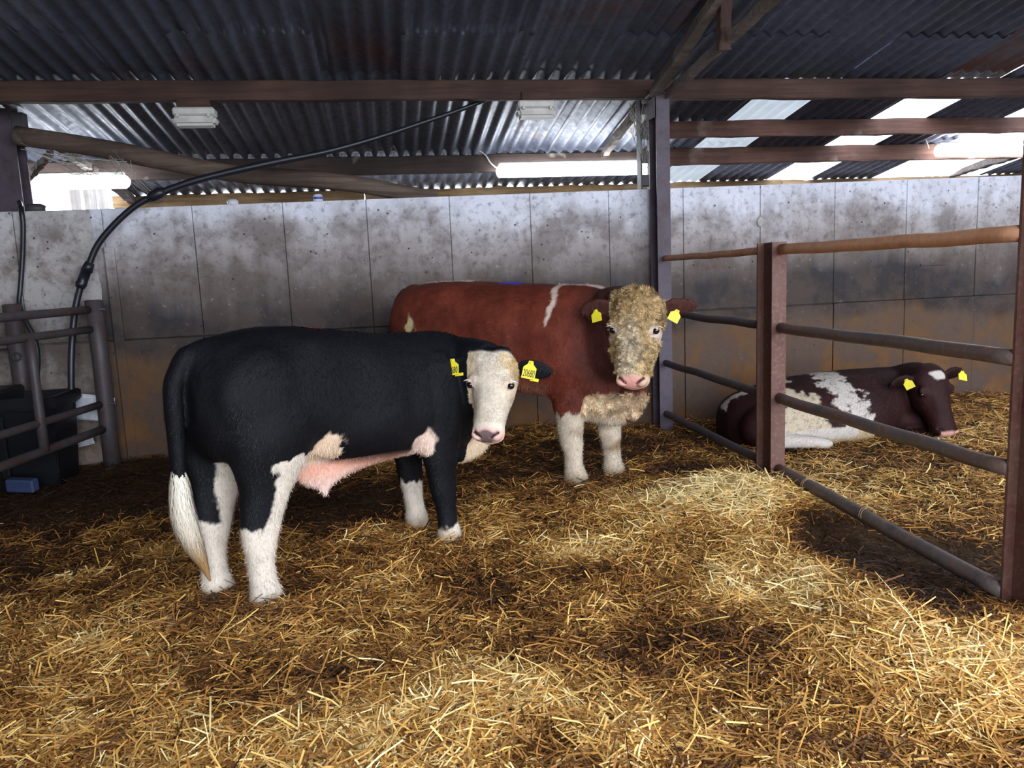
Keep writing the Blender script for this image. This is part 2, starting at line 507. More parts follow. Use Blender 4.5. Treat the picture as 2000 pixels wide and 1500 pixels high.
# ---- roof
def corrugated(name, x0, x1, y0, y1, mat, parent, drop=0.0, pitch=.14, amp=.019):
    nx = max(8, int(round((x1 - x0) / pitch * 10)))
    xs = np.linspace(x0, x1, nx + 1)
    ys = np.linspace(y0, y1, 4)
    V = []; Fc = []
    for y in ys:
        for xx in xs:
            V.append((xx, y, roofz(y) + amp * math.sin(2 * math.pi * xx / pitch) - drop))
    m = nx + 1
    for i in range(len(ys) - 1):
        for j in range(nx): Fc.append((i * m + j, i * m + j + 1, (i + 1) * m + j + 1, (i + 1) * m + j))
    return mesh_obj(name, V, Fc, mat, parent, (0, 0, 0), True)

ceil = empty('ceiling'); props(ceil, kind='structure')
X0 = round(float(at_roof(813, 80)[0]) / .14) * .14
cols = []      # (x0, x1, wide?, rooflight)
xx = X0; w = True
while xx < 2.6:
    wd = .98 if w else .70
    cols.append((xx, xx + wd, w, None)); xx += wd; w = not w
xx = X0; w = False
while xx > -6.3:
    wd = .98 if w else .70
    cols.append((xx - wd, xx, w, None)); xx -= wd; w = not w
e = max(c[1] for c in cols)
for a, b, wd, rl in [(e, 3.70, True, None), (3.70, 4.40, False, 'sky_dim'), (4.40, 5.38, True, None), (5.38, 6.06, False, 'sky_bright'),
                     (6.06, 7.04, True, None), (7.04, 7.74, False, 'sky_bright'), (7.74, 8.72, True, 'sky_bright'), (8.72, 10.2, False, None)]:
    if b - a > .1: cols.append((a, b, wd, rl))
rsh = np.random.default_rng(12)
for a, b, wd, rl in cols:
    cut = 6.25 if wd else 6.98
    end = 10.42 if b > -3.0 else 9.75
    mat = 'roof_rust' if 5.3 < a < 8.0 else 'roof'
    ov = .05
    front = 'sky_bright' if (not wd and a > .0) else None  # unseen rooflights added overhead to light the straw from above
    corrugated('seen_or_added_rooflight' if front else 'corrugated_sheet', a - (0 if front else ov), b, -3.0, 2.2, front or 'roof', ceil, .0)
    corrugated('corrugated_sheet', a - ov, b, 2.0, cut + .02, mat if mat != 'roof' else ('roof_dull', 'roof', 'roof_pale')[rsh.choice(3)], ceil, .0)
    corrugated('seen_or_added_rooflight' if rl else 'corrugated_sheet', a - (0 if rl else ov), b, cut - .16, end, rl or ('roof_pale', 'roof')[rsh.choice(2)], ceil, .017 if wd else .005)

# ---- timbers under the roof
def purlin_at(name, xa, xb, y, h, w, mat, label, seed, top=None, cat='beam'):
    z = (roofz(y) - .025 if top is None else top) - h / 2
    o = timber(name, (xa, y, z), (xb, y, z), w, h, mat, None, 30, .007, seed)
    return props(o, label, cat)
purlin_at('roof_purlin', -6.0, 2.50, 6.94, .165, .085, 'beam', 'long dark timber purlin over the pen with two bulkhead lamps under it', 1)
purlin_at('roof_purlin', 2.51, 9.9, 6.94, .175, .085, 'beam', 'dark purlin continuing beyond the steel stanchion under the sheets above the rooflights', 2)
ya = 9.0
purlin_at('roof_purlin', -6.0, 3.0, ya, .20, .08, 'beam_far', 'dusty far purlin behind the hose with a pale cable along its top', 3)
purlin_at('roof_purlin', 3.02, 9.9, ya - .1, .19, .08, 'beam_red', 'reddish purlin with a clipped cable beneath the rooflights, lower of the two there', 4)
purlin_at('roof_purlin', 2.75, 9.9, 8.0, .17, .07, 'beam_red', 'thin red-brown purlin crossing the rooflights, upper of the two there', 5)
xp = float(atY(222, 400, 10.4)[0])
z = roofz(10.4) - .019
segs = [xp, -.2, 2.7, 5.6, 9.8]
plate = empty('wall_plate', (xp, 10.4, z - .08))
for k in range(4):
    o = timber('plank', (segs[k], 10.4, z - .075 - .01 * (k % 2)), (segs[k + 1] - .01, 10.4, z - .075), .06, .15, 'plate', None, 24, .012, 20 + k)
    adopt(o, plate)
props(plate, 'pale timber eave plate of end-to-end planks beyond the wall top', 'beam')

# upright boards outside the open corner on the left
bd = empty('board_fence', (-4.2, 10.62, 2.3))
for px0, px1 in ((139, 158), (166, 189), (194, 214)):
    a, b = atY(px0, 390, 10.62), atY(px1, 390, 10.62)
    bm = bmesh.new(); add_box(bm, (a[0], 10.58, 2.25), (b[0], 10.64, 2.78), .006)
    o = bm_obj('board', bm, 'board', bd); o.matrix_parent_inverse = Matrix.Translation((4.2, -10.62, -2.3))
props(bd, 'three pale upright boards in the bright gap at the open left corner', 'fence')

# pole brace leaning from the left column down to the wall top
p0, p1 = atY(32, 263, 7.22), atY(852, 385, 7.22)
t = np.linspace(0, 1, 9)
pts = [atY(px, py - 3, 7.34) for px, py in ((32, 268), (150, 285), (260, 305), (370, 327), (480, 345), (590, 352), (690, 362), (790, 380), (853, 388))]
o = tube_obj('brace_pole', pts, [.082, .08, .083, .078, .075, .078, .075, .07, .062], 'pole', None, 12, 4)
props(o, 'weathered bowed timber pole slanting from left column to wall top', 'pole')

# ---- steel columns
st = empty('steel_stanchion', (2.50, 6.86, 0))
ibeam('column_shaft', 2.51, 6.86, .125, .20, -.1, 3.0, 'stanchion', st, .014, .011, (2.50, 6.86, 0)).location = (0, 0, 0)
box_obj('cap_plate', (-.10, -.12, 2.995), (.12, .14, 3.012), 'stanchion', st, .002)
box_obj('cleat', (-.075, -.10, 2.80), (-.062, .04, 2.97), 'stanchion', st, .002)
props(st, 'purple-grey steel stanchion between the two pens carrying the purlins', 'column')

x1 = float(atY(1259, 300, 7.35)[0])
rc = empty('lattice_column', (x1, 7.35, 0))
for dx in (-.052, .052):
    box_obj('column_flange', (dx - .008, -.06, .0), (dx + .008, .06, roofz(7.35) - .04), 'dark', rc, .002)
for z in np.arange(2.05, 3.1, .22):
    box_obj('batten_plate', (-.05, -.05, z), (.05, .05, z + .10), 'dark', rc, .002)
props(rc, 'dark slotted column behind the wall, just left of the main stanchion', 'column')

x0 = float(atY(20, 330, 7.5)[0])
lc = empty('corner_column', (x0, 7.5, 0))
ibeam('column_shaft', 0, 0, .22, .20, 0, roofz(7.5) - .04, 'stanchion', lc)
box_obj('bracket', (.10, -.11, 2.86), (.20, -.02, 3.02), 'dark', lc, .004)
props(lc, 'grey steel column behind the wall at the bright left corner', 'column')

# ---- struts of the frame running from the stanchion top towards the front
def strut(name, pa, pb, w, h, mat, label, seed, cat='strut'):
    return props(timber(name, pa, pb, w, h, mat, None, 20, .008, seed), label, cat)
pa = np.array([2.50, 6.80, 3.02])
strut('roof_strut', pa + (-.05, 0, .0), (2.46, 4.6, 3.02 + .26 * 2.2), .09, .09, 'strut', 'thick dusty strut rising steeply forward from the stanchion top', 31)
strut('roof_strut', pa + (.06, 0, -.03), (2.56, 4.4, 3.0 + .085 * 2.4), .06, .07, 'strut', 'thinner cobwebbed strut rising at a lower pitch from the stanchion top', 32)
q = atX(1412, 88, 2.52)
strut('frame_hanger', q + (0, 0, -.04), (2.52, q[1] - .05, 3.75), .085, .085, 'beam', 'short dark hanger meeting the thin strut near the roof', 33)
a, b = atY(1245, 213, 7.5), atY(1180, 303, 8.9)
strut('knee_brace', a, b, .07, .07, 'strut', 'pale dusty knee brace behind the stanchion running to far purlin', 34)
a, b = atY(98, 300, 7.5), atY(52, 352, 8.4)
strut('knee_brace', a, b, .05, .05, 'strut', 'thin dusty brace in the bright gap beside the left corner column', 35)
a, b = atY(120, 292, 7.6), atY(186, 335, 8.9)
strut('knee_brace', a, b, .07, .07, 'strut', 'cobwebbed brace behind the upper end of the leaning pole', 36)
a, b = atY(218, 358, 9.03), atY(262, 394, 10.55)
strut('knee_brace', a, b, .09, .09, 'strut', 'dusty brace running to the eave plate near the hose bend', 37)
a, b = atY(1985, 301, 8.98), atY(1850, 342, 10.5)
strut('knee_brace', a, b, .10, .10, 'strut', 'white-lit brace under the brightest rooflights at the far right', 38)

# ---- lamps
def bulkhead(px, py, label):
    c = atY(px, py, 6.92)
    e = empty('bulkhead_lamp', (c[0], c[1], c[2] + .10))
    box_obj('mounting_block', (-.13, -.05, -.02), (.13, .05, .055), 'beam', e, .005)
    box_obj('housing', (-.165, -.075, -.085), (.165, .075, -.02), 'lamp_white', e, .014)
    bm = bmesh.new(); add_box(bm, (-.172, -.085, -.165), (.172, .085, -.088), .022, 2)
    for v in bm.verts:
        if v.co.z < -.12: v.co.x *= .93; v.co.y *= .9
    bm_obj('diffuser', bm, 'lamp_white', e)
    for s in (-1, 1): box_obj('clip', (s * .12 - .012, -.09, -.10), (s * .12 + .012, -.082, -.07), 'lamp_white', e, .002)
    return props(e, label, 'lamp')
bulkhead(382, 232, 'off-white bulkhead lamp under the dark purlin, above the leaning pole')
bulkhead(1046, 217, 'off-white bulkhead lamp under the dark purlin, above the lit fluorescent batten')

def batten(xa, xb, y, z, label):
    L = xb - xa
    e = empty('fluorescent_lamp', (xa, y, z))
    box_obj('housing', (.0, -.03, .030), (L, .03, .085), 'lamp_white', e, .01)
    P = [(-.03, 0, 0), (-.02, 0, 0), (0, 0, 0), (L / 2, 0, 0), (L, 0, 0), (L + .03, 0, 0), (L + .045, 0, 0)]
    V, Fc = grid_tube(tube_rings(P, [.02, .045, .068, .068, .068, .045, .02], 16))
    mesh_obj('diffuser', V, Fc, 'tube', e, (0, 0, -.02), True)
    return props(e, label, 'lamp')
a, b = atY(973, 333, 8.9), atY(1268, 326, 8.9)
batten(a[0], b[0], 8.85, a[2], 'glowing fluorescent batten beneath the far purlin, left of the stanchion')
b = atY(248, 354, 8.7)
batten(b[0] - 1.75, b[0], 8.65, b[2] + .01, 'glowing fluorescent batten in the open bright corner behind the column')
a = atY(1826, 293, 8.75)
batten(a[0], a[0] + 1.75, 8.7, a[2], 'glowing fluorescent batten under the bright rooflights at the right edge')

# ---- cables along the purlins
def wire(name, px, Y, r, mat, label, cat='cable', sub=5):
    P = [atY(x, y, Y) for x, y in px]
    return props(tube_obj(name, P, r, mat, None, 8, sub), label, cat)
wire('lamp_cable', [(340, 301), (470, 302), (600, 300), (740, 296), (860, 293), (920, 290), (945, 300), (958, 318), (972, 330)], 8.93, .009, 'cable', 'pale cable clipped along far purlin and dropping to the fluorescent batten')
wire('lamp_cable', [(1306, 290), (1315, 278), (1335, 273), (1400, 275), (1470, 268), (1560, 266), (1650, 264), (1740, 260), (1785, 258), (1805, 268), (1814, 290)], 8.8, .008, 'cable', 'pale cable looping along the reddish purlin under the rooflights')

# ---- black water hoses
hp = [(141, 800, 6.72), (139, 740, 6.74), (140, 680, 6.78), (146, 610, 6.82), (158, 558, 6.84), (172, 522, 6.85), (190, 480, 6.86), (222, 440, 6.87), (262, 404, 6.88), (300, 383, 6.89),
      (365, 358, 6.90), (440, 338, 6.92), (540, 316, 6.94), (640, 296, 6.96), (740, 268, 7.0), (830, 238, 7.03), (905, 212, 7.06), (960, 190, 7.08)]
hs = empty('water_hose', tuple(atY(141, 800, 6.72)))
tube_obj('hose_pipe', [atY(*p) for p in hp], [.026] * 9 + [.03] * 4 + [.026, .024, .022, .020, .020], 'hose', hs, 12, 5)
tube_obj('coupling', [atY(*p) for p in ((156, 562, 6.84), (159, 553, 6.84), (160, 552, 6.84), (168, 530, 6.85), (169, 529, 6.85), (176, 513, 6.85))], [.036, .046, .040, .040, .046, .036], 'hose', hs, 14)
tube_obj('coupling', [atY(*p) for p in ((290, 389, 6.89), (297, 385, 6.89), (312, 377, 6.89), (322, 373, 6.89))], [.034, .046, .046, .034], 'hose', hs, 14)
for ch in hs.children: ch.matrix_parent_inverse = Matrix.Translation(-Vector(atY(141, 800, 6.72)))
props(hs, 'black water hose arching from the trough up to the purlin', 'hose')
tube = tube_obj('water_hose', [atY(x, y, Y) for x, y, Y in ((38, 395, 7.2), (41, 408, 7.02), (45, 440, 7.0), (44, 500, 7.0), (40, 560, 6.98), (38, 595, 6.95), (52, 630, 6.9), (67, 660, 6.88), (74, 695, 6.85), (73, 730, 6.8), (70, 770, 6.75))], .020, 'hose', None, 12, 5)
props(tube, 'black hose hanging down the pale wall below the corner column', 'hose')

# ---- odds on the wall top
def pot(name, px, py, w, h, mat, label, cat, cap=None):
    c = atY(px, py, 7.12); c[2] = wall_top(c[0])
    P = [(0, 0, 0), (0, 0, .004), (0, 0, h * .8), (0, 0, h * .84), (0, 0, h)]
    V, Fc = grid_tube(tube_rings(P, [w * .44, w * .47, w * .5, w * .42, w * .38], 18, (1, 0, 0)))
    o = mesh_obj(name, V, Fc, mat, None, tuple(c), True)
    if cap:
        V, Fc = grid_tube(tube_rings([(0, 0, h * .30), (0, 0, h * .32), (0, 0, h * .62), (0, 0, h * .64)], [w * .48, w * .505, w * .51, w * .48], 18, (1, 0, 0)))
        mesh_obj('label_band', V, Fc, cap, o, (0, 0, 0), True)
    return props(o, label, cat)
pot('plastic_tub', 455, 402, .095, .045, 'white', 'small white plastic tub on the wall top left of the blue tin', 'tub')
pot('drinks_tin', 622, 399, .085, .065, 'white', 'small blue and white tin on the wall top', 'tin', 'blue')
c = atY(67, 408, 7.12)
props(blob('stone', (c[0], 7.14, wall_top(c[0]) + .03), .085, 'dark', None, 9, (1, .7, .55)), 'dark rounded lump on the wall top beside the corner column', 'stone')

# ---- cobwebs
def cobweb(anchors, label, seed, n=26):
    r2 = np.random.default_rng(seed); bm = bmesh.new()
    A = [np.array(a) for a in anchors]
    for k in range(n):
        i, j = r2.choice(len(A), 2, replace=False)
        p = A[i] + r2.normal(0, .04, 3); q = A[j] + r2.normal(0, .04, 3); s = r2.uniform(.01, .12) * np.linalg.norm(p - q)
        t = np.linspace(0, 1, 7)[:, None]; P = p + (q - p) * t; P[:, 2] -= (4 * s * t * (1 - t))[:, 0]
        V, Fc = grid_tube(tube_rings(P, r2.uniform(.0012, .0032), 3))
        vs = [bm.verts.new(v) for v in V]
        for f in Fc:
            if len(f) == 4: bm.faces.new([vs[z] for z in f])
    o = bm_obj('cobweb', bm, 'web'); props(o, label, 'cobweb', None, 'stuff')
cobweb([atY(45, 285, 7.2), atY(130, 310, 7.5), atY(190, 335, 8.4), atY(100, 300, 7.4), atY(240, 318, 7.25)], 'grey cobwebs sagging below the leaning pole', 1)
cobweb([atY(1240, 215, 7.2), atY(1262, 205, 7.1), atY(1256, 262, 7.25), atY(1248, 270, 7.2), atY(1262, 320, 7.25)], 'grey cobwebs on the slotted column', 2, 34)
cobweb([atY(225, 312, 7.25), atY(298, 372, 6.95), atY(260, 345, 7.2)], 'long dusty cobweb threads from pole to hose', 3, 12)
# ================================================================== FENCES
fence = empty('pen_fence', (FENCE_X, 4.70, 0)); FL = (FENCE_X, 4.70, 0)
props(fence, 'rusty steel pen fence of four round rails between brown I-section posts', 'fence')
ibeam('post', .02, .06, .10, .21, -.1, 1.62, 'oxide', fence, .013, .010)
ibeam('post', .05, -2.075, .10, .21, -.1, 2.75, 'oxide', fence, .013, .010)
rs = np.random.default_rng(8)
for z, mt, r in ((1.568, 'rail_rust', (.026, .034)), (1.07, 'rail', (.030, .034)), (.60, 'rail', (.030, .035)), (.125, 'rail', (.032, .038))):
    far_, near_ = r
    m1 = 'rail_rust' if mt == 'rail_rust' else 'guard'
    tube_obj('rail', [(.03, 2.055 - k * (2.055 - .160) / 8, z + rs.normal(0, .003)) for k in range(9)], far_, m1, fence, 16, 2)
    zz = z - (.0 if z > .2 else .0)
    tube_obj('rail', [(.03 + rs.normal(0, .002), -.042 - k * 1.93 / 8, zz + rs.normal(0, .003) - (0.06 * k / 8 if z < .2 else 0)) for k in range(9)], near_, mt, fence, 18, 2)
# wire bindings on the bottom rail
for yy in (-.42, -1.02):
    P = [(.03 + .043 * math.cos(a), yy + .008 * a / 3, .11 + .043 * math.sin(a)) for a in np.linspace(0, 4 * math.pi, 26)]
    tube_obj('straw_band', P, .0026, 'plate', fence, 6)

# guard in front of the trough
GP = atD(200, 545, 6.72); GB = np.array([-2.40, 6.86, 0])
gd = np.array([-.186, -.983, 0])
guard = empty('trough_guard', (GB[0], GB[1], 0))
props(guard, 'dull steel tube guard with four rails in front of the black trough', 'rail')
tube_obj('post', [(0, 0, -.1), (0, 0, .4), (.004, 0, .9), (0, 0, 1.41), (0, 0, 1.415)], [.068, .068, .067, .067, .05], 'guard', guard, 20)
for z, r in ((1.335, .032), (1.175, .030), (.545, .030), (.335, .034)):
    tube_obj('rail', [tuple(gd * s + np.array([-.02, -.03, z])) for s in np.linspace(0, 2.6, 8)], r, 'guard', guard, 16)
s = .86
tube_obj('upright', [tuple(gd * s + np.array([.0, -.0, z])) for z in (.335, .6, .9, 1.175)], [.034, .034, .032, .032], 'guard', guard, 16)
for z in (1.335, .545): tube_obj('bolt', [(-.09, -.03, z), (.1, -.04, z)], .010, 'dark', guard, 8)

gp = empty('wall_post', (-3.05, 6.93, 0))
tube_obj('post_tube', [(0, 0, -.1), (0, 0, .7), (0, 0, 1.40), (0, 0, 1.41)], [.072, .072, .072, .055], 'guard', gp, 20)
tube_obj('cross_pipe', [(-1.2, .0, 1.05), (.03, 0, 1.06)], .025, 'guard', gp, 12)
tube_obj('eye_bolt', [(.02 + .03 * math.cos(a), -.08, .98 + .03 * math.sin(a)) for a in np.linspace(0, 2 * math.pi, 14)], .008, 'guard', gp, 6)
props(gp, 'dull steel tube post standing against the pale wall behind the trough', 'post')

# water trough: tapered hollow tank with a valve box
def trough():
    bm = bmesh.new()
    lo, hi = (-3.95, 6.30), (-2.58, 6.78); zt = .70
    def ring(ins, z): return [bm.verts.new((x - lo[0], y - lo[1], z)) for x, y in ((lo[0] + ins, lo[1] + ins), (hi[0] - ins, lo[1] + ins), (hi[0] - ins, hi[1] - ins), (lo[0] + ins, hi[1] - ins))]
    prof = [(.05, -.05), (.035, .1), (.01, zt - .10), (-.025, zt - .09), (-.025, zt), (.035, zt), (.05, zt - .12), (.10, .30)]
    rr = [ring(*p) for p in prof]
    for a, b in zip(rr, rr[1:]):
        for k in range(4): bm.faces.new((a[k], a[(k + 1) % 4], b[(k + 1) % 4], b[k]))
    bm.faces.new(rr[-1]); bm.faces.new(rr[0])
    bmesh.ops.bevel(bm, geom=list(bm.edges), offset=.010, segments=2, affect='EDGES')
    o = bm_obj('water_trough', bm, 'trough', None, (lo[0], lo[1], 0))
    props(o, 'black plastic water trough behind the steel guard', 'trough')
    box_obj('water_surface', (.07, .07, .50), (hi[0] - lo[0] - .07, hi[1] - lo[1] - .07, .52), 'water', o, 0)
    box_obj('valve_cover', (.0, -.01, .50), (.98, .49, .76), 'trough', o, .02)
    for k in range(3): box_obj('side_rib', (.25 + .35 * k, -.02, .08), (.31 + .35 * k, .03, .58), 'trough', o, .008)
trough()
# litter round the trough
c = atZ(44, 950, .06)
b = box_obj('plastic_block', (-.11, -.04, -.05), (.11, .04, .05), 'blue_dull', None, .012, (c[0], c[1], .07)); b.rotation_euler = (.1, .05, -.25)
props(b, 'dull blue plastic block lying under the trough guard', 'block')
c = atZ(172, 880, .02)
P = [(0, 0, 0), (.05, 0, .01), (.10, .01, .005), (.18, .02, -.02)]
o = tube_obj('pipe_fitting', P, [.024, .024, .018, .018], 'white', None, 12, 1, (0, 0, 0)); o.location = (c[0], c[1], .10); o.rotation_euler = (0, .35, -.9)
props(o, 'grey-white pipe fitting lying in litter beside the guard post', 'fitting')
for k, (px, py, w, h) in enumerate(((181, 797, .17, .11), (165, 858, .07, .055))):  # first slab stands in for wall base lit pale; second is scrap
    c = atY(px, py, 6.9)
    bm = bmesh.new(); add_box(bm, (-w, -.015, -h), (w, .015, h), .012, 2)
    r2 = np.random.default_rng(k)
    for v in bm.verts: v.co += Vector(r2.normal(0, .008, 3).tolist())
    o = bm_obj('lit_wall_or_scrap', bm, 'white', None, tuple(c)); o.rotation_euler = (.12, .15 - .3 * k, -.1)
    props(o, ('pale slab standing in for the lit wall base behind the guard post', 'small torn pale plastic piece in the litter below the slab')[k], 'plastic scrap')
# ================================================================== STRAW
def gz(px, py): return atZ(px, py, 0.0)[:2]
# (x, y, radius x, radius y, freshness) : forked-in fresh straw (+) and trampled dung plus shade painted under the belly and in the left corner (-)
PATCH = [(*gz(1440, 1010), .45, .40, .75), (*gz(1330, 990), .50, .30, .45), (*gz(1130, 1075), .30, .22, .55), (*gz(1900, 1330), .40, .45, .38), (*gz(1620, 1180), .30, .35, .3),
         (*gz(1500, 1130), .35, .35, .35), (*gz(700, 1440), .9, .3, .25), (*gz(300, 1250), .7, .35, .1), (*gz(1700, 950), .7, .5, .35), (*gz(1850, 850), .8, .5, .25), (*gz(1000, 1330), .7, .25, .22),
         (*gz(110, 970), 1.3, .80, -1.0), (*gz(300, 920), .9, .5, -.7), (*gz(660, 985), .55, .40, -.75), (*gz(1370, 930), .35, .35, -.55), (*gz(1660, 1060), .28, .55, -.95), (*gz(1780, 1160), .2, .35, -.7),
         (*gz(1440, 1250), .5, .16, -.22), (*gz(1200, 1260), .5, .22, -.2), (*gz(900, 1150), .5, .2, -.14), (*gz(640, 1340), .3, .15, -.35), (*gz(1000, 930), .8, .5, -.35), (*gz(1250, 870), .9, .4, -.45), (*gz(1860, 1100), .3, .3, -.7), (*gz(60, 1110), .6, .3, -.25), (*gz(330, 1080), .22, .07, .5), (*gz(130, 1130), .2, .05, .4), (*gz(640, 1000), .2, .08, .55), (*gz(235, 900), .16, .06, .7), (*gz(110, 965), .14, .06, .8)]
def fresh_and_shade(x, y):
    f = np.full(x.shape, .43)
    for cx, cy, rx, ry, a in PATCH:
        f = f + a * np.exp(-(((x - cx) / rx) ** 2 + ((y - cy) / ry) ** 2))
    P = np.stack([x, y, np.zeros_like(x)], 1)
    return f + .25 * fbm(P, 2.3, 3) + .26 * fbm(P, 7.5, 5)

def ramp_color(t, stops):
    t = np.clip(t, 0, 1); xs = [s[0] for s in stops]
    return np.stack([np.interp(t, xs, [s[1][k] for s in stops]) for k in range(3)], 1)

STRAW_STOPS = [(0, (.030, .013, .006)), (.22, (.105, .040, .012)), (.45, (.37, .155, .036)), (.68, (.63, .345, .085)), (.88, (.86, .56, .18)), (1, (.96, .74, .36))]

def straw_mesh(name, XY, length, width, lift, tilt, tone, label, seed):
    r = np.random.default_rng(seed); n = len(XY)
    ang = r.uniform(0, 2 * math.pi, n) ; el = r.normal(0, tilt, n)
    d = np.stack([np.cos(ang) * np.cos(el), np.sin(ang) * np.cos(el), np.sin(el)], 1)
    side = np.stack([-np.sin(ang), np.cos(ang), r.normal(0, .5, n)], 1); side /= np.linalg.norm(side, axis=1, keepdims=True)
    bend = np.stack([r.normal(0, .06, n), r.normal(0, .06, n), r.normal(0, .05, n)], 1) * length[:, None]
    c = np.stack([XY[:, 0], XY[:, 1], ground_h(XY[:, 0], XY[:, 1]) + .020 * fbm(np.stack([XY[:, 0], XY[:, 1], np.zeros(n)], 1), 7.0, 9, 2) + lift + np.abs(d[:, 2]) * length * .42], 1)
    V = np.zeros((n, 6, 3)); hw = (width / 2)[:, None]
    for k, t in enumerate((-.5, 0, .5)):
        q = c + d * (length * t)[:, None] + (bend if k == 1 else 0)
        V[:, 2 * k] = q - side * hw; V[:, 2 * k + 1] = q + side * hw
    base = (np.arange(n) * 6)[:, None]
    F1 = base + np.array([0, 1, 3, 2]); F2 = base + np.array([2, 3, 5, 4])
    loops = np.stack([F1, F2], 1).reshape(-1).astype(np.int32)
    me = bpy.data.meshes.new(name)
    me.vertices.add(n * 6); me.vertices.foreach_set('co', V.reshape(-1).astype(np.float32))
    me.loops.add(len(loops)); me.loops.foreach_set('vertex_index', loops)
    me.polygons.add(n * 2); me.polygons.foreach_set('loop_start', np.arange(0, n * 8, 4, dtype=np.int32))
    me.update(calc_edges=True)
    col = ramp_color(tone, STRAW_STOPS) * r.uniform(.8, 1.2, (n, 1))
    col4 = np.concatenate([np.clip(col, 0, 1), np.ones((n, 1))], 1)
    at = me.attributes.new('tint', 'FLOAT_COLOR', 'POINT')
    at.data.foreach_set('color', np.repeat(col4, 6, 0).reshape(-1).astype(np.float32))
    me.materials.append(M['straw'])
    o = link(bpy.data.objects.new(name, me))
    return props(o, label, 'straw', None, 'stuff')

def scatter(n, seed, xr, yr, far_power):
    r = np.random.default_rng(seed)
    u = r.uniform(0, 1, n)
    y = yr[0] + (yr[1] - yr[0]) * u ** far_power
    half = .70 * y + .35
    x = r.uniform(-1, 1, n) * half + .157 * y
    k = (x > xr[0]) & (x < xr[1])
    return np.stack([x[k], y[k]], 1)

def bedding(name, n, seed, xr, yr, label, power=1.35):
    XY = scatter(n, seed, xr, yr, power)
    r = np.random.default_rng(seed + 1)
    f = fresh_and_shade(XY[:, 0], XY[:, 1])
    # where dung lies or shade is painted, most straws are trampled short and dark; where fresh, long and pale
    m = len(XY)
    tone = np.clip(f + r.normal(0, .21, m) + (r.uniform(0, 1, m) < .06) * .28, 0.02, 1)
    keep = r.uniform(0, 1, m) < np.clip(.55 + f, .45, 1)
    XY, f, tone = XY[keep], f[keep], tone[keep]; m = len(XY)
    length = np.clip(r.lognormal(math.log(.068), .48, m), .02, .24) * (.75 + .4 * np.clip(f, 0, 1))
    width = r.uniform(.0028, .0068, m) * (1 + .05 * np.maximum(0, XY[:, 1] - 3))
    lift = r.uniform(-.012, .024, m) + .022 * np.clip(f - .5, 0, 1) * r.uniform(0, 1.6, m)
    return straw_mesh(name, XY, length, width, lift, .19, tone, label, seed + 2)

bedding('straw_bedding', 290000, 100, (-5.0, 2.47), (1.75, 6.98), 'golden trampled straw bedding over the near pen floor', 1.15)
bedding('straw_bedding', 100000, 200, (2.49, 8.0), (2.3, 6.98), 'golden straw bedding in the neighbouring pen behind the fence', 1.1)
# ================================================================== CATTLE
SEG = 28
def ring_se(c, u, v, a, bu, bd, n=2.2, egg=0.0):
    t = np.arange(SEG) * 2 * math.pi / SEG
    ct, stn = np.cos(t), np.sin(t)
    x = np.sign(ct) * np.abs(ct) ** (2 / n) * a * (1 - egg * stn)
    y = np.sign(stn) * np.abs(stn) ** (2 / n) * np.where(stn > 0, bu, bd)
    return c + x[:, None] * u + y[:, None] * v

def dens(A, sub): return catmull(np.asarray(A, float), sub)

def loft_trunk(rows, n=2.3, sub=5):
    """rows: x, y, top, bottom, half width, egg(+ = wider low)"""
    R = []
    for x, y, top, bot, hw, egg in dens(rows, sub):
        R.append(ring_se(np.array([x, y, (top + bot) / 2]), np.array([0, 1., 0]), np.array([0, 0, 1.]), hw, (top - bot) / 2, (top - bot) / 2, n, egg))
    return np.array(R)

def loft_leg(rows, sub=5, n=2.1):
    """rows: x, y, z, half depth along x, half width along y"""
    A = dens(rows, sub); R = []
    for x, y, z, a, b in A:
        R.append(ring_se(np.array([x, y, z]), np.array([1., 0, 0]), np.array([0, 1., 0]), a, b, b, n))
    return np.array(R)

def loft_path(rows, up=(0, 0, 1), sub=5, n=2.1):
    """rows: x, y, z, half across, half along 'up'"""
    A = dens(rows, sub); P = A[:, :3]; T = np.gradient(P, axis=0); T /= np.linalg.norm(T, axis=1, keepdims=True)
    R = []; up = np.array(up, float)
    for p, t, a, b in zip(P, T, A[:, 3], A[:, 4]):
        u = np.cross(t, up); u /= np.linalg.norm(u); v = np.cross(u, t)
        R.append(ring_se(p, u, v, a, b, b, n))
    return np.array(R)

class Head:
    def __init__(self, O, F, tau, L, roll=0.0):
        F = np.array([F[0], F[1], 0.]) / math.hypot(F[0], F[1]); z = np.array([0, 0, 1.])
        self.O = np.array(O, float); self.L = L
        self.n = F * math.cos(tau) + z * math.sin(tau)
        self.t = -z * math.cos(tau) + F * math.sin(tau)
        self.s = np.cross(z, F)                      # the animal's left
        if roll:
            s0, t0 = self.s, self.t
            self.s = s0 * math.cos(roll) + t0 * math.sin(roll); self.t = t0 * math.cos(roll) - s0 * math.sin(roll)
    def P(self, t, s, n): return self.O + self.L * (self.t * t + self.s * s + self.n * n)
    def loc(self, V): D = (V - self.O) / self.L; return D @ self.t, D @ self.s, D @ self.n
    def loft(self, rows, nexp=2.3, sub=5):
        R = []
        for t, w, f, j, egg in dens(rows, sub):
            R.append(ring_se(self.P(t, 0, (f + j) / 2), self.s, self.n, w * self.L, (f - j) / 2 * self.L, (f - j) / 2 * self.L, nexp, egg))
        return np.array(R)

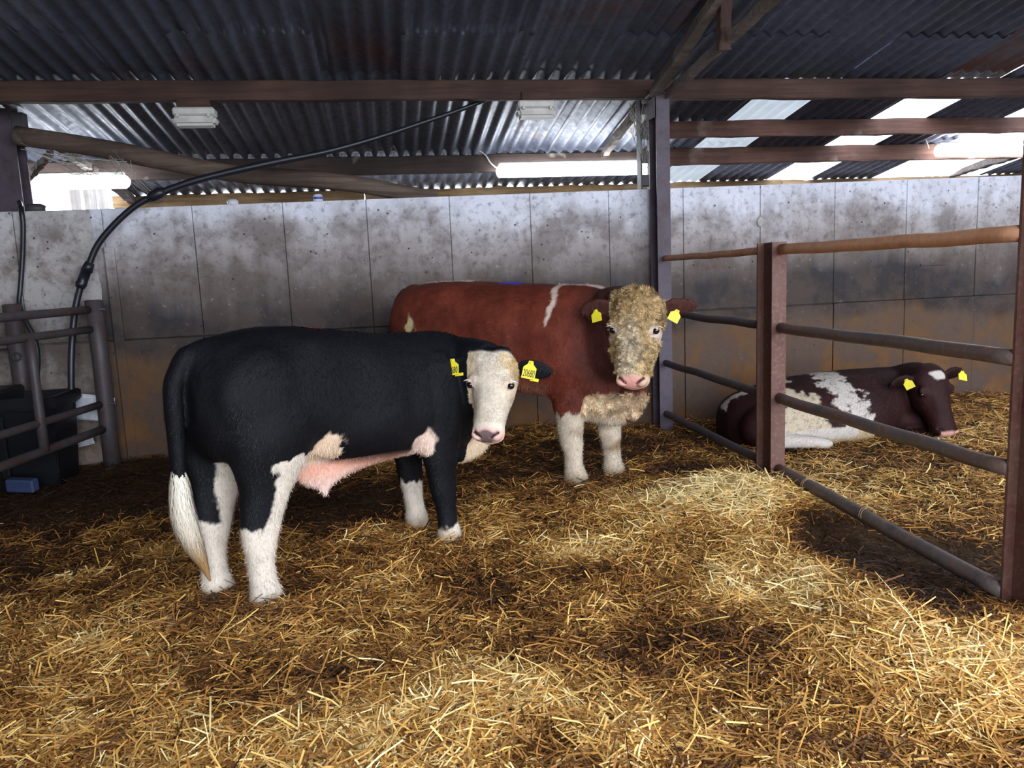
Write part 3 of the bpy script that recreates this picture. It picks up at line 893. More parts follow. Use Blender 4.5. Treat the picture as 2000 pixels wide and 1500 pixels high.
# t, half width, forehead line, jaw line, egg (+ = narrower towards the face)
HEAD_ROWS = [(-.06, .10, -.06, -.20, 0), (.0, .175, .00, -.27, 0), (.08, .235, .04, -.34, 0), (.20, .265, .06, -.40, 0), (.34, .262, .055, -.43, .04), (.46, .235, .045, -.42, .06), (.58, .200, .04, -.37, .06),
             (.70, .178, .035, -.31, .05), (.80, .172, .025, -.27, .02), (.88, .182, .015, -.25, 0), (.945, .178, -.01, -.235, 0), (.985, .145, -.05, -.215, 0), (1.01, .09, -.09, -.18, 0)]

def ball(c, r, rows=8):
    c = np.array(c, float); r = np.broadcast_to(np.asarray(r, float), (3,)); R = []
    for k in range(rows + 1):
        th = -math.pi / 2 * .97 + math.pi * .97 * k / rows
        t = np.arange(SEG) * 2 * math.pi / SEG
        R.append(c + np.stack([np.cos(t) * math.cos(th) * r[0], np.sin(t) * math.cos(th) * r[1], np.full(SEG, math.sin(th)) * r[2]], 1))
    return np.array(R)

def head_ball(H, t, s, n, rt, rs_, rn):
    B = ball((0, 0, 0), 1.0)
    return H.P(t, s, n) + H.L * (B[..., 0:1] * H.t * rt + B[..., 1:2] * H.s * rs_ + B[..., 2:3] * H.n * rn)

def ear_loft(base, d, wdir, length, width, thick):
    d = np.array(d, float); d /= np.linalg.norm(d); wdir = np.array(wdir, float); wdir -= d * (wdir @ d); wdir /= np.linalg.norm(wdir); nn = np.cross(d, wdir)
    R = []
    for t, w in catmull(np.array([(0, .34), (.12, .55), (.32, .95), (.52, 1.0), (.72, .86), (.88, .62), (.97, .34), (1.0, .12)]), 4):
        c = np.array(base) + d * length * t - nn * .02 * t
        r = ring_se(c, wdir, nn, width * w / 2, thick / 2, thick / 2, 2.0)
        R.append(r)
    return np.array(R)

def grow(name, lofts, voxel, smooth_it=4, fac=.5):
    """weld closed lofts into one continuous skin"""
    V = []; Fc = []
    for R in lofts:
        v, f = grid_tube(R); o = len(V); V += v; Fc += [tuple(i + o for i in q) for q in f]
    me = bpy.data.meshes.new(name + '_cage'); me.from_pydata(V, [], Fc)
    bm = bmesh.new(); bm.from_mesh(me)
    bmesh.ops.triangulate(bm, faces=[f for f in bm.faces if len(f.verts) > 4])
    bmesh.ops.recalc_face_normals(bm, faces=bm.faces); bm.to_mesh(me); bm.free()
    o = bpy.data.objects.new(name + '_cage', me); COL.objects.link(o)
    md = o.modifiers.new('r', 'REMESH'); md.mode = 'VOXEL'; md.voxel_size = voxel
    ms = o.modifiers.new('s', 'SMOOTH'); ms.factor = fac; ms.iterations = smooth_it
    dg = bpy.context.evaluated_depsgraph_get()
    out = bpy.data.meshes.new_from_object(o.evaluated_get(dg))
    bpy.data.objects.remove(o); bpy.data.meshes.remove(me)
    out.name = name; out.shade_smooth()
    return out

def coords(me):
    a = np.zeros(len(me.vertices) * 3, np.float32); me.vertices.foreach_get('co', a); return a.reshape(-1, 3).astype(float)
def normals(me):
    a = np.zeros(len(me.vertices) * 3, np.float32); me.vertices.foreach_get('normal', a); return a.reshape(-1, 3).astype(float)
def relax(me, V, w, it):
    """Laplacian smoothing, w = per-vertex weight"""
    E = np.zeros(len(me.edges) * 2, np.int32); me.edges.foreach_get('vertices', E); E = E.reshape(-1, 2)
    n = len(V); cnt = np.bincount(E.ravel(), minlength=n)[:, None]
    for k in range(it):
        S = np.stack([np.bincount(E[:, 0], V[E[:, 1], c], n) + np.bincount(E[:, 1], V[E[:, 0], c], n) for c in range(3)], 1) / cnt
        V = V + (S - V) * (w * .6)[:, None]
    return V

def dents(V, N, rows):
    for c, r, a in rows:
        for sg in ((1, -1) if c[1] else (1,)):
            d = (V - np.array([c[0], c[1] * sg, c[2]])) / np.array(r)
            V = V + N * (a * np.exp(-(d ** 2).sum(1)))[:, None]
    return V

def paint(me, col):
    at = me.attributes.new('tint', 'FLOAT_COLOR', 'POINT')
    c4 = np.concatenate([np.clip(col, 0, 1), np.ones((len(col), 1))], 1)
    at.data.foreach_set('color', c4.reshape(-1).astype(np.float32))
def lay(col, mask, c):
    m = np.clip(mask, 0, 1)[:, None]; return col * (1 - m) + np.array(c) * m

def hair_mesh(name, parent, me, col, sel, n, length, width, flow, lift, curl, seed, mat='hair', tufts=0):
    """short coat hairs rooted on the skin (faces whose vertices are all in sel)"""
    r = np.random.default_rng(seed)
    me.calc_loop_triangles()
    T = np.zeros(len(me.loop_triangles) * 3, np.int32); me.loop_triangles.foreach_get('vertices', T); T = T.reshape(-1, 3)
    V = coords(me); N = normals(me)
    T = T[sel[T].all(1)]
    A = np.linalg.norm(np.cross(V[T[:, 1]] - V[T[:, 0]], V[T[:, 2]] - V[T[:, 0]]), axis=1)
    k = r.choice(len(T), n, p=A / A.sum()); w = r.dirichlet((1, 1, 1), n)
    t = T[k]; P = (V[t] * w[..., None]).sum(1); Nn = N[t[:, 0]]; C = (col[t] * w[..., None]).sum(1)
    f = np.asarray(flow(P), float)
    f = f - Nn * (f * Nn).sum(1, keepdims=True); f /= np.linalg.norm(f, axis=1, keepdims=True) + 1e-6
    sw = np.cross(Nn, f)
    a = fbm(P, 9.0, seed, 2)[:, None] * curl * 2.2 + r.normal(0, .22 + curl * .3, (n, 1))
    C = C * (1 + .45 * fbm(P, 16.0, seed + 3, 2)[:, None])
    d = f * np.cos(a) + sw * np.sin(a); s = np.cross(Nn, d)
    if tufts:                                   # curls: hairs swirl about the centre of their own tuft
        ci = r.choice(n, tufts, replace=False); cen = P[ci]
        near = np.concatenate([np.argmin(((P[i:i + 2000, None] - cen[None]) ** 2).sum(2), 1) for i in range(0, n, 2000)])
        q = P - cen[near]; dist = np.linalg.norm(q, axis=1, keepdims=True); q = q / (dist + 1e-6)
        spin = r.choice([-1, 1], tufts)[near][:, None]
        d = np.cross(Nn, q) * spin * 1.0 + f * .55 + q * .35; d /= np.linalg.norm(d, axis=1, keepdims=True) + 1e-6
        s = np.cross(Nn, d); rad = np.sqrt(A.sum() / tufts) * .5
        e = np.clip(dist / (rad * 1.25), 0, 1); C = C * (1.15 - .62 * e ** 2) * r.uniform(.75, 1.2, tufts)[near][:, None]
        P = P + Nn * (1 - e ** 2) * rad * .32
    L = length * r.uniform(.55, 1.35, n)[:, None]; W = width * r.uniform(.7, 1.3, n)[:, None] / 2
    lf = lift * r.uniform(.4, 1.5, (n, 1))
    m1 = P + (d * .55 + Nn * lf * .8) * L + s * curl * L * .25
    m2 = P + (d * (1.0 - .5 * curl) + Nn * lf) * L + s * curl * L * .75 * r.choice([-1, 1], (n, 1))
    Q = np.zeros((n, 5, 3)); P0 = P - Nn * .003
    Q[:, 0] = P0 - s * W; Q[:, 1] = P0 + s * W; Q[:, 2] = m1 - s * W * .8; Q[:, 3] = m1 + s * W * .8; Q[:, 4] = m2
    b = (np.arange(n) * 5)[:, None]
    loops = np.concatenate([b + np.array([0, 1, 3, 2]), b + np.array([2, 3, 4])], 1).reshape(-1).astype(np.int32)
    st_ = (np.arange(n) * 7)[:, None] + np.array([0, 4])
    hm = bpy.data.meshes.new(name)
    hm.vertices.add(n * 5); hm.vertices.foreach_set('co', Q.reshape(-1).astype(np.float32))
    hm.loops.add(n * 7); hm.loops.foreach_set('vertex_index', loops)
    hm.polygons.add(n * 2); hm.polygons.foreach_set('loop_start', st_.reshape(-1).astype(np.int32))
    hm.update(calc_edges=True)
    C = np.clip(C * r.uniform(.72, 1.28, (n, 1)), 0, 1)
    at = hm.attributes.new('tint', 'FLOAT_COLOR', 'POINT')
    at.data.foreach_set('color', np.repeat(np.concatenate([C, np.ones((n, 1))], 1), 5, 0).reshape(-1).astype(np.float32))
    hm.materials.append(M[mat])
    o = link(bpy.data.objects.new(name, hm), parent); o['kind'] = 'stuff'
    return o

def to_local(o, P):
    return np.asarray(o.matrix_world.inverted() @ Vector(P))

def eye_part(par, H, t, s, n, r, lash=True, out=1):
    bm = bmesh.new(); bmesh.ops.create_uvsphere(bm, u_segments=16, v_segments=10, radius=r)
    bm_obj('eye', bm, 'eye', par, tuple(H.P(t, s, n)), True)
    if lash:
        sg = 1 if s > 0 else -1
        P = [H.P(t - r * 1.0 / H.L, s - sg * .01, n + r * .9 / H.L), H.P(t - r * 1.05 / H.L, s + sg * .035, n + r * .85 / H.L), H.P(t - r * .75 / H.L, s + sg * .078, n + r * .5 / H.L)]
        tube_obj('eyelash', P, [.0035, .0048, .0015], 'lash', par, 8, 4)

def text_mesh(body, size):
    cu = bpy.data.curves.new('digits', 'FONT'); cu.body = body; cu.size = size; cu.align_x = 'CENTER'; cu.align_y = 'CENTER'; cu.extrude = .0006
    o = bpy.data.objects.new('digits', cu); COL.objects.link(o)
    dg = bpy.context.evaluated_depsgraph_get(); me = bpy.data.meshes.new_from_object(o.evaluated_get(dg))
    bpy.data.objects.remove(o); bpy.data.curves.remove(cu)
    return me

def tag_part(par, c, nrm, w, h, tilt, number=None, back=True):
    """flag ear tag: shield with a neck and stud, facing nrm (local), tilt = roll in its plane"""
    nrm = np.array(nrm, float); nrm /= np.linalg.norm(nrm)
    z = np.array([0, 0, 1.]) - nrm * nrm[2]; z /= np.linalg.norm(z); x = np.cross(z, nrm)
    x, z = x * math.cos(tilt) + z * math.sin(tilt), z * math.cos(tilt) - x * math.sin(tilt)
    out = [(-.5, -.5), (.5, -.5), (.5, .12), (.22, .32), (.16, .5), (-.16, .5), (-.22, .32), (-.5, .12)]
    V = [(p * w, q * h, dz) for dz in (-.002, .002) for p, q in out]
    n = len(out); Fc = [tuple(range(n - 1, -1, -1)), tuple(range(n, 2 * n))] + [(k, (k + 1) % n, n + (k + 1) % n, n + k) for k in range(n)]
    mw = Matrix(((x[0], z[0], nrm[0], c[0]), (x[1], z[1], nrm[1], c[1]), (x[2], z[2], nrm[2], c[2]), (0, 0, 0, 1)))
    o = mesh_obj('ear_tag', V, Fc, 'tag', par); o.matrix_local = mw
    tube_obj('stud', [(0, .40 * h, -.006), (0, .40 * h, .004), (0, .40 * h, .006)], [.007, .007, .004], 'tag', o, 12)
    if number:
        me = text_mesh(number, h * .46)
        co = coords(me); me.materials.append(M['print'])
        q = bpy.data.objects.new('tag_number', me); link(q, o); q.location = (0, -.22 * h, .0026)
        k = w * .86 / max(1e-4, co[:, 0].max() - co[:, 0].min()); q.scale = (k, 1.25, 1)
    if back:
        b = box_obj('tag_back', (-.3 * w, -.5 * h, -.014), (.35 * w, -.32 * h, -.010), 'tag', o, .001); b.location = (w * .45, -.06 * h, 0)
    return o

CREAM = (.74, .62, .47); WHITE = (.66, .58, .49); PINK = (.72, .38, .29)

def heading(o, p0, d, z=0.0):
    o.location = (p0[0], p0[1], z); o.rotation_euler = (0, 0, math.atan2(d[1], d[0]))
    bpy.context.view_layer.update()
# ------------------------------------------------------------------ the black bull
def finish(o, me, V, col):
    paint(me, col); me.materials.append(M['coat'])

def nostril(t, s, sg):
    """slanting comma of the nostril: distance to a segment on the muzzle"""
    a = np.array([.905, sg * .128]); b = np.array([.962, sg * .062]); d = b - a
    k = np.clip(((t - a[0]) * d[0] + (s - a[1]) * d[1]) / (d @ d), 0, 1)
    w = .021 - .009 * k
    return np.exp(-((t - a[0] - k * d[0]) ** 2 + (s - a[1] - k * d[1]) ** 2) / w ** 2)

def muzzle_shape(H, V):
    """nostrils, mouth line, brow and jaw hollows pressed into the skin"""
    t, s, n = H.loc(V); D = np.zeros_like(V)
    for sg in (-1, 1):
        D -= (nostril(t, s, sg) * .050 * H.L * (n > -.12))[:, None] * H.n
        q = ((t - .56) / .13) ** 2 + ((s - sg * .155) / .05) ** 2           # hollow beside the nose bone
        D -= (np.exp(-q) * .020 * H.L * (n > -.12))[:, None] * H.n
        q = ((t - .37) / .05) ** 2 + ((s - sg * .21) / .045) ** 2            # eye socket
        D -= (np.exp(-q) * .022 * H.L * (n > -.16))[:, None] * H.n
    q = ((n + .135) / .018) ** 2
    m = np.exp(-q) * smooth(.78, .88, t) * (np.abs(s) < .25)
    D -= (m * .028 * H.L)[:, None] * H.t * smooth(.93, 1.0, t)[:, None]
    D -= (m * .022 * H.L * np.sign(s) * (1 - smooth(.95, 1.0, t)))[:, None] * H.s
    return V + D

def head_lofts(H, brow=1.0):
    L = [H.loft(HEAD_ROWS)]
    for sg in (-1, 1):
        L.append(head_ball(H, .345, sg * .185, -.01, .075, .085, .065 * brow))      # brow ridge and lids
        L.append(head_ball(H, .40, sg * .150, -.25, .19, .09, .14))                 # cheek
        L.append(head_ball(H, .935, sg * .105, -.045, .062, .065, .062))            # nostril wings
    L.append(head_ball(H, .945, 0, -.195, .075, .12, .055))                         # lower lip and chin
    return L

bd_ = np.array([.946, .735]); bd_ /= np.linalg.norm(bd_)
def tolocal(P, p0, d):
    v = np.array(P[:2]) - np.array(p0); return np.array([v @ d, v @ np.array([-d[1], d[0]]), P[2]])
def dirlocal(v, d): return np.array([v[0] * d[0] + v[1] * d[1], -v[0] * d[1] + v[1] * d[0]])

bp = (-.78, 3.66)
HB = Head(tolocal(atD(962, 684, 4.18), bp, bd_), dirlocal((-.40, -.92), bd_), math.radians(20), .495, math.radians(2))
lofts = [loft_trunk([(-.165, 0, 1.10, .86, .10, .0), (-.12, 0, 1.20, .74, .19, .0), (-.02, 0, 1.262, .68, .25, .0), (.15, 0, 1.29, .66, .275, .05), (.35, 0, 1.285, .63, .285, .05), (.55, 0, 1.262, .57, .295, .08),
                     (.75, 0, 1.228, .535, .30, .10), (.95, 0, 1.20, .52, .29, .08), (1.12, 0, 1.19, .50, .275, .0), (1.28, -.01, 1.185, .47, .25, .0), (1.42, -.03, 1.15, .47, .19, .0), (1.50, -.05, 1.06, .54, .12, .0)])]
def hind(x, y, sg, k=1.0):
    return loft_leg([(x + .015, y, -.07, .085, .062), (x + .010, y, .03, .082, .062), (x, y, .11, .064, .056), (x - .005, y, .22, .064, .055), (x + .005, y, .33, .088, .062), (x + .02, y - sg * -.004, .43, .112, .068),
                     (x + .055, y + sg * .008, .55, .135, .085), (x + .085, y + sg * .012, .66, .190, .115), (x + .095, y + sg * .022, .78, .225, .140), (x + .090, y + sg * .02, .92, .235, .140), (x + .08, y - sg * .005, 1.05, .20, .11), (x + .06, y - sg * .03, 1.14, .14, .08)])
lofts += [hind(.05, -.14, -1), hind(-.05, .14, 1)]
lofts += [ball((1.13, -.175, .84), (.21, .125, .27)), ball((1.16, .175, .84), (.21, .125, .27)), ball((.10, -.19, 1.0), (.23, .115, .22)), ball((.10, .19, 1.0), (.23, .115, .22)), ball((1.0, 0, 1.06), (.30, .16, .145))]
def fore(x, y, sg):
    return loft_leg([(x + .020, y, -.07, .078, .060), (x + .018, y, .03, .076, .060), (x + .008, y, .11, .060, .053), (x, y, .20, .062, .053), (x - .012, y, .30, .078, .062), (x - .018, y, .40, .090, .068),
                     (x - .022, y, .52, .120, .082), (x - .018, y - sg * .004, .68, .165, .098), (x - .012, y - sg * .012, .86, .19, .105), (x - .01, y - sg * .04, 1.02, .15, .08)])
lofts += [fore(1.155, -.195, -1), fore(1.245, .20, 1)]
nb = HB.P(.14, 0, -.16)
lofts.append(loft_path([(.98, 0, .86, .265, .315), (1.16, -.015, .865, .250, .318), (1.30, -.05, .87, .215, .285), *[tuple(np.array((1.38, -.09, .885)) * (1 - q) + nb * q) + (w, h) for q, w, h in ((.35, .175, .235), (.7, .140, .19), (1.0, .115, .14))]]))
lofts += head_lofts(HB, .7)
lofts += [head_ball(HB, .03, .09, -.06, .10, .12, .10), head_ball(HB, .05, -.10, -.07, .08, .12, .10)]
# brisket fold and sheath
lofts.append(loft_path([(1.20, 0, .56, .10, .10), (1.36, -.03, .50, .085, .11), (1.50, -.07, .50, .065, .11), (1.58, -.10, .58, .05, .10)]))
lofts.append(loft_path([(.28, 0, .66, .10, .07), (.40, 0, .585, .055, .10), (.50, -.005, .545, .038, .115), (.62, 0, .545, .038, .085), (.80, 0, .54, .045, .045), (1.0, 0, .545, .06, .04)]))
lofts.append(loft_path([(.46, 0, .53, .034, .055), (.495, 0, .455, .026, .040), (.51, 0, .405, .017, .024), (.515, 0, .385, .010, .012)], up=(1, 0, 0)))
lofts.append(loft_path([(.40, -.17, .76, .06, .10), (.36, -.16, .66, .035, .06)], up=(1, 0, 0)))
# tail, black part
tail = [(.06, 0, 1.235, .06, .04), (-.06, 0, 1.225, .055, .042), (-.14, .0, 1.195, .050, .042), (-.19, .005, 1.12, .046, .040), (-.215, .01, 1.05, .046, .038), (-.22, .015, .90, .044, .036), (-.222, .02, .76, .040, .034), (-.225, .02, .64, .036, .03)]
lofts.append(loft_path(tail, up=(1, 0, .3)))
for sg, dr in ((-1, (-.05)), (1, .0)):
    b = HB.P(.16, sg * .20, -.10)
    d = HB.s * sg + HB.n * -.10 + np.array([0, 0, -.12 - dr])
    lofts.append(ear_loft(b, d, np.array([0, 0, 1.]) + HB.n * .35, .235, .125, .026))
me = grow('bull', lofts, .0085, 5)
V = coords(me); ht, hs, hn = HB.loc(V)
wt = (1 - smooth(-.35, -.05, ht) * smooth(.9, .5, np.abs(hs)) * smooth(-1.1, -.7, hn)) * smooth(.30, .50, V[:, 2]) * smooth(-.17, -.12, V[:, 0])
V = relax(me, V, wt, 45)
me.vertices.foreach_set('co', V.reshape(-1).astype(np.float32)); me.update()
V = dents(V, normals(me), [((.56, -.27, 1.02), (.13, .12, .14), -.020), ((.90, -.28, .85), (.07, .12, .22), -.014), ((.30, -.2, .68), (.08, .1, .10), -.012), ((.20, -.27, .86), (.16, .12, .16), .014),
                           ((.38, -.2, 1.21), (.07, .06, .05), .014), ((1.12, -.2, .80), (.12, .1, .16), .012), ((1.28, -.2, .72), (.06, .08, .10), -.012), ((.72, -.28, .74), (.2, .1, .12), .012), ((-.10, -.12, 1.16), (.05, .05, .08), -.012)])
V = muzzle_shape(HB, V)
_t, _s, _n = HB.loc(V)
V += normals(me) * (fbm(V, 3.0, 4) * .006 + np.clip(fbm(V * np.array([1, 1, 1.8]), 24, 44, 2), -1, 1) * .005 * smooth(.38, .2, _t) * (_t > -.1) * (np.abs(_s) < .3) * (_n > -.25))[:, None]
me.vertices.foreach_set('co', V.reshape(-1).astype(np.float32)); me.update()
x, y, z = V.T; N = normals(me)
jag = 1.6 * fbm(V * np.array([1, 1, .55]), 26, 8, 4); soft = fbm(V, 6, 9, 3)
col = np.tile(np.array([.0042, .0042, .0064]), (len(V), 1)) * (1 + .5 * soft[:, None])
col = lay(col, smooth(.45, .7, soft) * .5, (.014, .012, .012))
ht, hs, hn = HB.loc(V)
inhead = (ht > -.3) & (ht < 1.2) & (np.abs(hs) < .42) & (hn > -.55) & (hn < .3)
# legs
hindz = (z < .80) & (x < .50)
near = y < 0
col = lay(col, smooth(-.012, .012, .385 - z + .030 * jag - .10 * (x - .05)) * (x < .45), WHITE)
col = lay(col, smooth(-.012, .012, x - (.095 + .03 * jag - .04 * smooth(.5, .38, z))) * (z < .70 + .02 * jag) * (x < .48) * near * (y < -.05), WHITE)
col = lay(col, smooth(-.012, .012, x + .035 + .02 * jag) * (z < .68 + .03 * jag) * (x < .40) * (y > .0) * (z < .68), WHITE)
foref = (x > .95) & (x < 1.5)
col = lay(col, smooth(-.010, .010, .105 - z + .025 * jag + .25 * (x - 1.17)) * foref * near, WHITE)
col = lay(col, smooth(-.010, .010, .275 - z + .04 * jag) * foref * (y > .05), WHITE)
# belly skin
belly = smooth(-.010, .010, .595 + .02 * jag - z) * (x > .24) * (x < 1.02) * (np.abs(y) < .13) * (z > .38)
belly = np.maximum(belly, smooth(0, .3, -N[:, 2] - .75) * (x > .35) * (x < 1.0) * (z < .60))
col = lay(col, belly, (.74, .40, .30))
col = lay(col, belly * smooth(.55, .45, z), (.80, .58, .50))
col = lay(col, smooth(-.012, .012, .08 + .03 * jag - np.hypot(x - .40, (z - .685) * 1.0)) * near * (z > .55), (.76, .56, .40))
col = lay(col, smooth(-.012, .012, .055 + .02 * jag - np.hypot((x - .985), (z - .60) * .7)) * near, (.72, .54, .44))
# brisket
col = lay(col, smooth(-.01, .01, .62 - z + .03 * jag) * (x > 1.41) * (z > .36) * (np.abs(y + .04) < .12), (.72, .55, .38))
# paint mark on the loin
col = lay(col, ((np.abs(x - .50 - .01 * jag) < .045) & (np.abs(y - .02) < .06) & (z > 1.2)).astype(float), (.85, .015, .03))
# face
face = inhead * smooth(-.02, .02, hn + .24 + .03 * jag) * smooth(-.02, .03, ht - .015 + .02 * jag) * (np.abs(hs) < .285)
face = np.maximum(face, inhead * smooth(.50, .56, ht) * (hn > -.36) * (np.abs(hs) < .26))
fc = np.tile(np.array([.68, .59, .48]), (len(V), 1))
fc = lay(fc, smooth(.0, .55, fbm(V, 9, 31, 3) + .25 * smooth(.3, .05, ht) + .2) * smooth(.04, .14, hs) * smooth(.5, .3, ht) * .75, (.55, .36, .14))
fc = lay(fc, smooth(.16, .25, np.abs(hs)) * .55 * smooth(.75, .4, ht), (.60, .42, .20))
fc = lay(fc, np.exp(-((ht - .40) / .06) ** 2 - ((np.abs(hs) - .215) / .05) ** 2) * .8, (.66, .46, .38))
col = col * (1 - face[:, None]) + fc * face[:, None]
pad = smooth(.02, -.01, np.abs(hs) - .060 - 1.05 * np.clip(.962 - ht, 0, 1)) * smooth(.885, .91, ht + .015 * np.cos(hs * 30)) * (hn > -.13) * inhead
pink = smooth(.84, .90, ht + .02 * jag) * (hn > -.19) * inhead * (np.abs(hs) < .26)
col = lay(col, pink * .85, (.72, .42, .36))
col = lay(col, pad * .9, (.10, .065, .07))
for sg in (-1, 1):
    nos = nostril(ht, hs, sg) * (hn > -.2) * inhead
    col = lay(col, smooth(.3, .7, nos), (.03, .015, .015))
# grime on the feet and hocks
col = lay(col, smooth(.10, .02, z + .02 * jag) * .55, (.28, .17, .08))
col = lay(col, np.exp(-((x - .14) / .03) ** 2 - ((z - .30) / .025) ** 2) * near * .6, (.50, .27, .14))
bull = link(bpy.data.objects.new('bull', me)); finish(bull, me, V, col)
heading(bull, bp, bd_)
props(bull, 'young black bull with white face and lower legs, standing nearest the camera', 'bull')
for sg in (-1, 1): eye_part(bull, HB, .385, sg * .230, -.034, .0205)
# coat hairs
dark_sel = (col.sum(1) < .2) & ~inhead
lightsel = (col.sum(1) > .5) & ~((ht > .80) & inhead)
flowback = lambda P: np.tile(np.array([-.45, 0, -.9]), (len(P), 1))
hair_mesh('coat_hair', bull, me, col * .85, dark_sel, 36000, .022, .0016, flowback, .22, .15, 41)
hair_mesh('leg_hair', bull, me, col, lightsel & (z < .75) & ~inhead, 22000, .024, .0017, lambda P: np.tile(np.array([-.15, 0, -1.0]), (len(P), 1)), .35, .35, 42)
hair_mesh('face_hair', bull, me, col, (face > .6) & (ht < .80) & (np.hypot(ht - .385, np.abs(hs) - .222) > .055), 14000, .016, .0014, lambda P: np.tile(HB.t, (len(P), 1)), .25, .55, 43)
# tail switch: long white hair browning towards the tip
def switch(par, pts, n, rad, L, c0, c1, seed):
    r = np.random.default_rng(seed); A = catmull(np.array(pts, float), 6); P, ra = A[:, :3], A[:, 3]
    bm_V = []; cols = []; loops = []; starts = []; li = 0
    m = 9
    for k in range(n):
        t0 = r.uniform(0, .62); t1 = min(1, t0 + r.uniform(.28, .5)); u = np.linspace(t0, t1, m)
        idx = u * (len(P) - 1); i0 = np.minimum(idx.astype(int), len(P) - 2); fr = (idx - i0)[:, None]
        q = P[i0] * (1 - fr) + P[i0 + 1] * fr; rr = np.interp(u, np.linspace(0, 1, len(P)), ra)
        a = r.uniform(0, 2 * math.pi) + np.linspace(0, r.normal(0, .9), m) + .25 * np.sin(u * 16 + r.uniform(0, 6)); ro = rr * math.sqrt(r.uniform(.35, 1)) * np.linspace(.85, 1.05, m)
        q = q + np.stack([np.cos(a) * ro, np.sin(a) * ro, np.zeros(m)], 1)
        w = .0024 * np.linspace(1, .4, m)[:, None]; sd = np.stack([-np.sin(a), np.cos(a), np.zeros(m)], 1)
        b = len(bm_V) * 2 * m
        bm_V.append(np.stack([q - sd * w, q + sd * w], 1).reshape(-1, 3))
        g = np.array(c0) * (1 - smooth(.35, .8, u))[:, None] + np.array(c1) * smooth(.35, .8, u)[:, None]
        cols.append(np.repeat(g * r.uniform(.75, 1.15), 2, 0))
        for j in range(m - 1): loops += [b + 2 * j, b + 2 * j + 1, b + 2 * j + 3, b + 2 * j + 2]
    VV = np.concatenate(bm_V); CC = np.concatenate(cols)
    hm = bpy.data.meshes.new('tail_switch'); hm.vertices.add(len(VV)); hm.vertices.foreach_set('co', VV.reshape(-1).astype(np.float32))
    hm.loops.add(len(loops)); hm.loops.foreach_set('vertex_index', np.array(loops, np.int32))
    hm.polygons.add(len(loops) // 4); hm.polygons.foreach_set('loop_start', np.arange(0, len(loops), 4, dtype=np.int32)); hm.update(calc_edges=True)
    paint(hm, CC); hm.materials.append(M['hair'])
    o = link(bpy.data.objects.new('tail_switch', hm), par); o['kind'] = 'stuff'; o['label'] = 'long white tail hair browning towards the tip'
    return o
switch(bull, [(-.225, .02, .70, .030), (-.225, .02, .62, .050), (-.225, .022, .50, .058), (-.205, .024, .38, .058), (-.175, .03, .28, .042), (-.145, .035, .20, .020), (-.125, .035, .13, .005)], 1100, .05, .3, (.70, .63, .52), (.36, .21, .085), 51)
tn = HB.n
tag_part(bull, HB.P(.205, -.44, .02), tn + HB.s * -.15, .075, .092, .12, '20680')
tag_part(bull, HB.P(.215, .44, .02), tn + HB.s * .15, .072, .098, -.22, '20680')

# ------------------------------------------------------------------ the red bull
rd = np.array([1, -.85]); rd /= np.linalg.norm(rd)
rp = np.array([1.39, 5.27]) - 1.45 * rd
HR = Head(tolocal(atD(1242, 574, 4.86), rp, rd), dirlocal((-.52, -.85), rd), math.radians(14), .59, math.radians(1.5))
lofts = [loft_trunk([(-.25, 0, 1.20, .98, .12, 0), (-.19, 0, 1.33, .84, .22, 0), (-.06, 0, 1.41, .74, .30, 0), (.12, 0, 1.445, .70, .335, 0), (.40, 0, 1.45, .65, .35, .05), (.70, 0, 1.43, .61, .37, .08),
                     (1.0, 0, 1.41, .60, .36, .05), (1.25, 0, 1.395, .58, .33, 0), (1.45, 0, 1.39, .56, .29, 0), (1.62, 0, 1.35, .58, .22, 0), (1.72, -.02, 1.24, .66, .14, 0)])]
def hind2(x, y, sg):
    return loft_leg([(x + .02, y, -.07, .10, .075), (x + .01, y, .04, .095, .072), (x, y, .13, .072, .062), (x - .01, y, .26, .07, .06), (x, y, .40, .085, .066), (x + .02, y, .52, .11, .075),
                     (x + .07, y + sg * .01, .66, .13, .09), (x + .13, y + sg * .02, .80, .18, .12), (x + .14, y + sg * .01, .98, .22, .14), (x + .08, y, 1.15, .22, .13), (x + .06, y - sg * .04, 1.26, .15, .09)])
def fore2(x, y, sg):
    return loft_leg([(x + .025, y, -.07, .095, .075), (x + .022, y, .03, .088, .072), (x + .008, y, .11, .066, .062), (x, y, .20, .066, .062), (x - .008, y, .30, .082, .078), (x - .012, y, .39, .09, .080), (x - .014, y - sg * .003, .50, .112, .098),
                     (x - .014, y - sg * .006, .64, .155, .12), (x - .02, y - sg * .012, .82, .21, .13), (x - .04, y - sg * .03, 1.02, .22, .12), (x - .05, y - sg * .06, 1.2, .15, .08)])
lofts += [hind2(.0, -.17, -1), hind2(-.06, .17, 1), fore2(1.36, -.13, -1), fore2(1.55, .12, 1)]
nb = HR.P(.15, 0, -.20)
lofts.append(loft_path([(1.15, 0, 1.0, .33, .385), (1.40, 0, 1.0, .30, .375), (1.58, -.01, 1.01, .255, .345), *[tuple(np.array((1.66, -.02, 1.03)) * (1 - q) + nb * q) + (w, h) for q, w, h in ((.45, .215, .30), (.75, .18, .235), (1.0, .145, .16))]]))
lofts += head_lofts(HR, .62)
lofts.append(loft_path([(1.25, 0, .66, .14, .14), (1.48, -.01, .57, .13, .15), (1.66, -.02, .55, .10, .15), (1.78, -.04, .64, .07, .12), (1.84, -.06, .78, .05, .10)]))
lofts.append(loft_path([(-.05, 0, 1.40, .05, .045), (-.17, 0, 1.38, .048, .042), (-.27, 0, 1.28, .046, .04), (-.30, 0, 1.1, .044, .038), (-.30, 0, .85, .04, .034), (-.30, 0, .6, .06, .05), (-.30, 0, .42, .03, .03)], up=(1, 0, .3)))
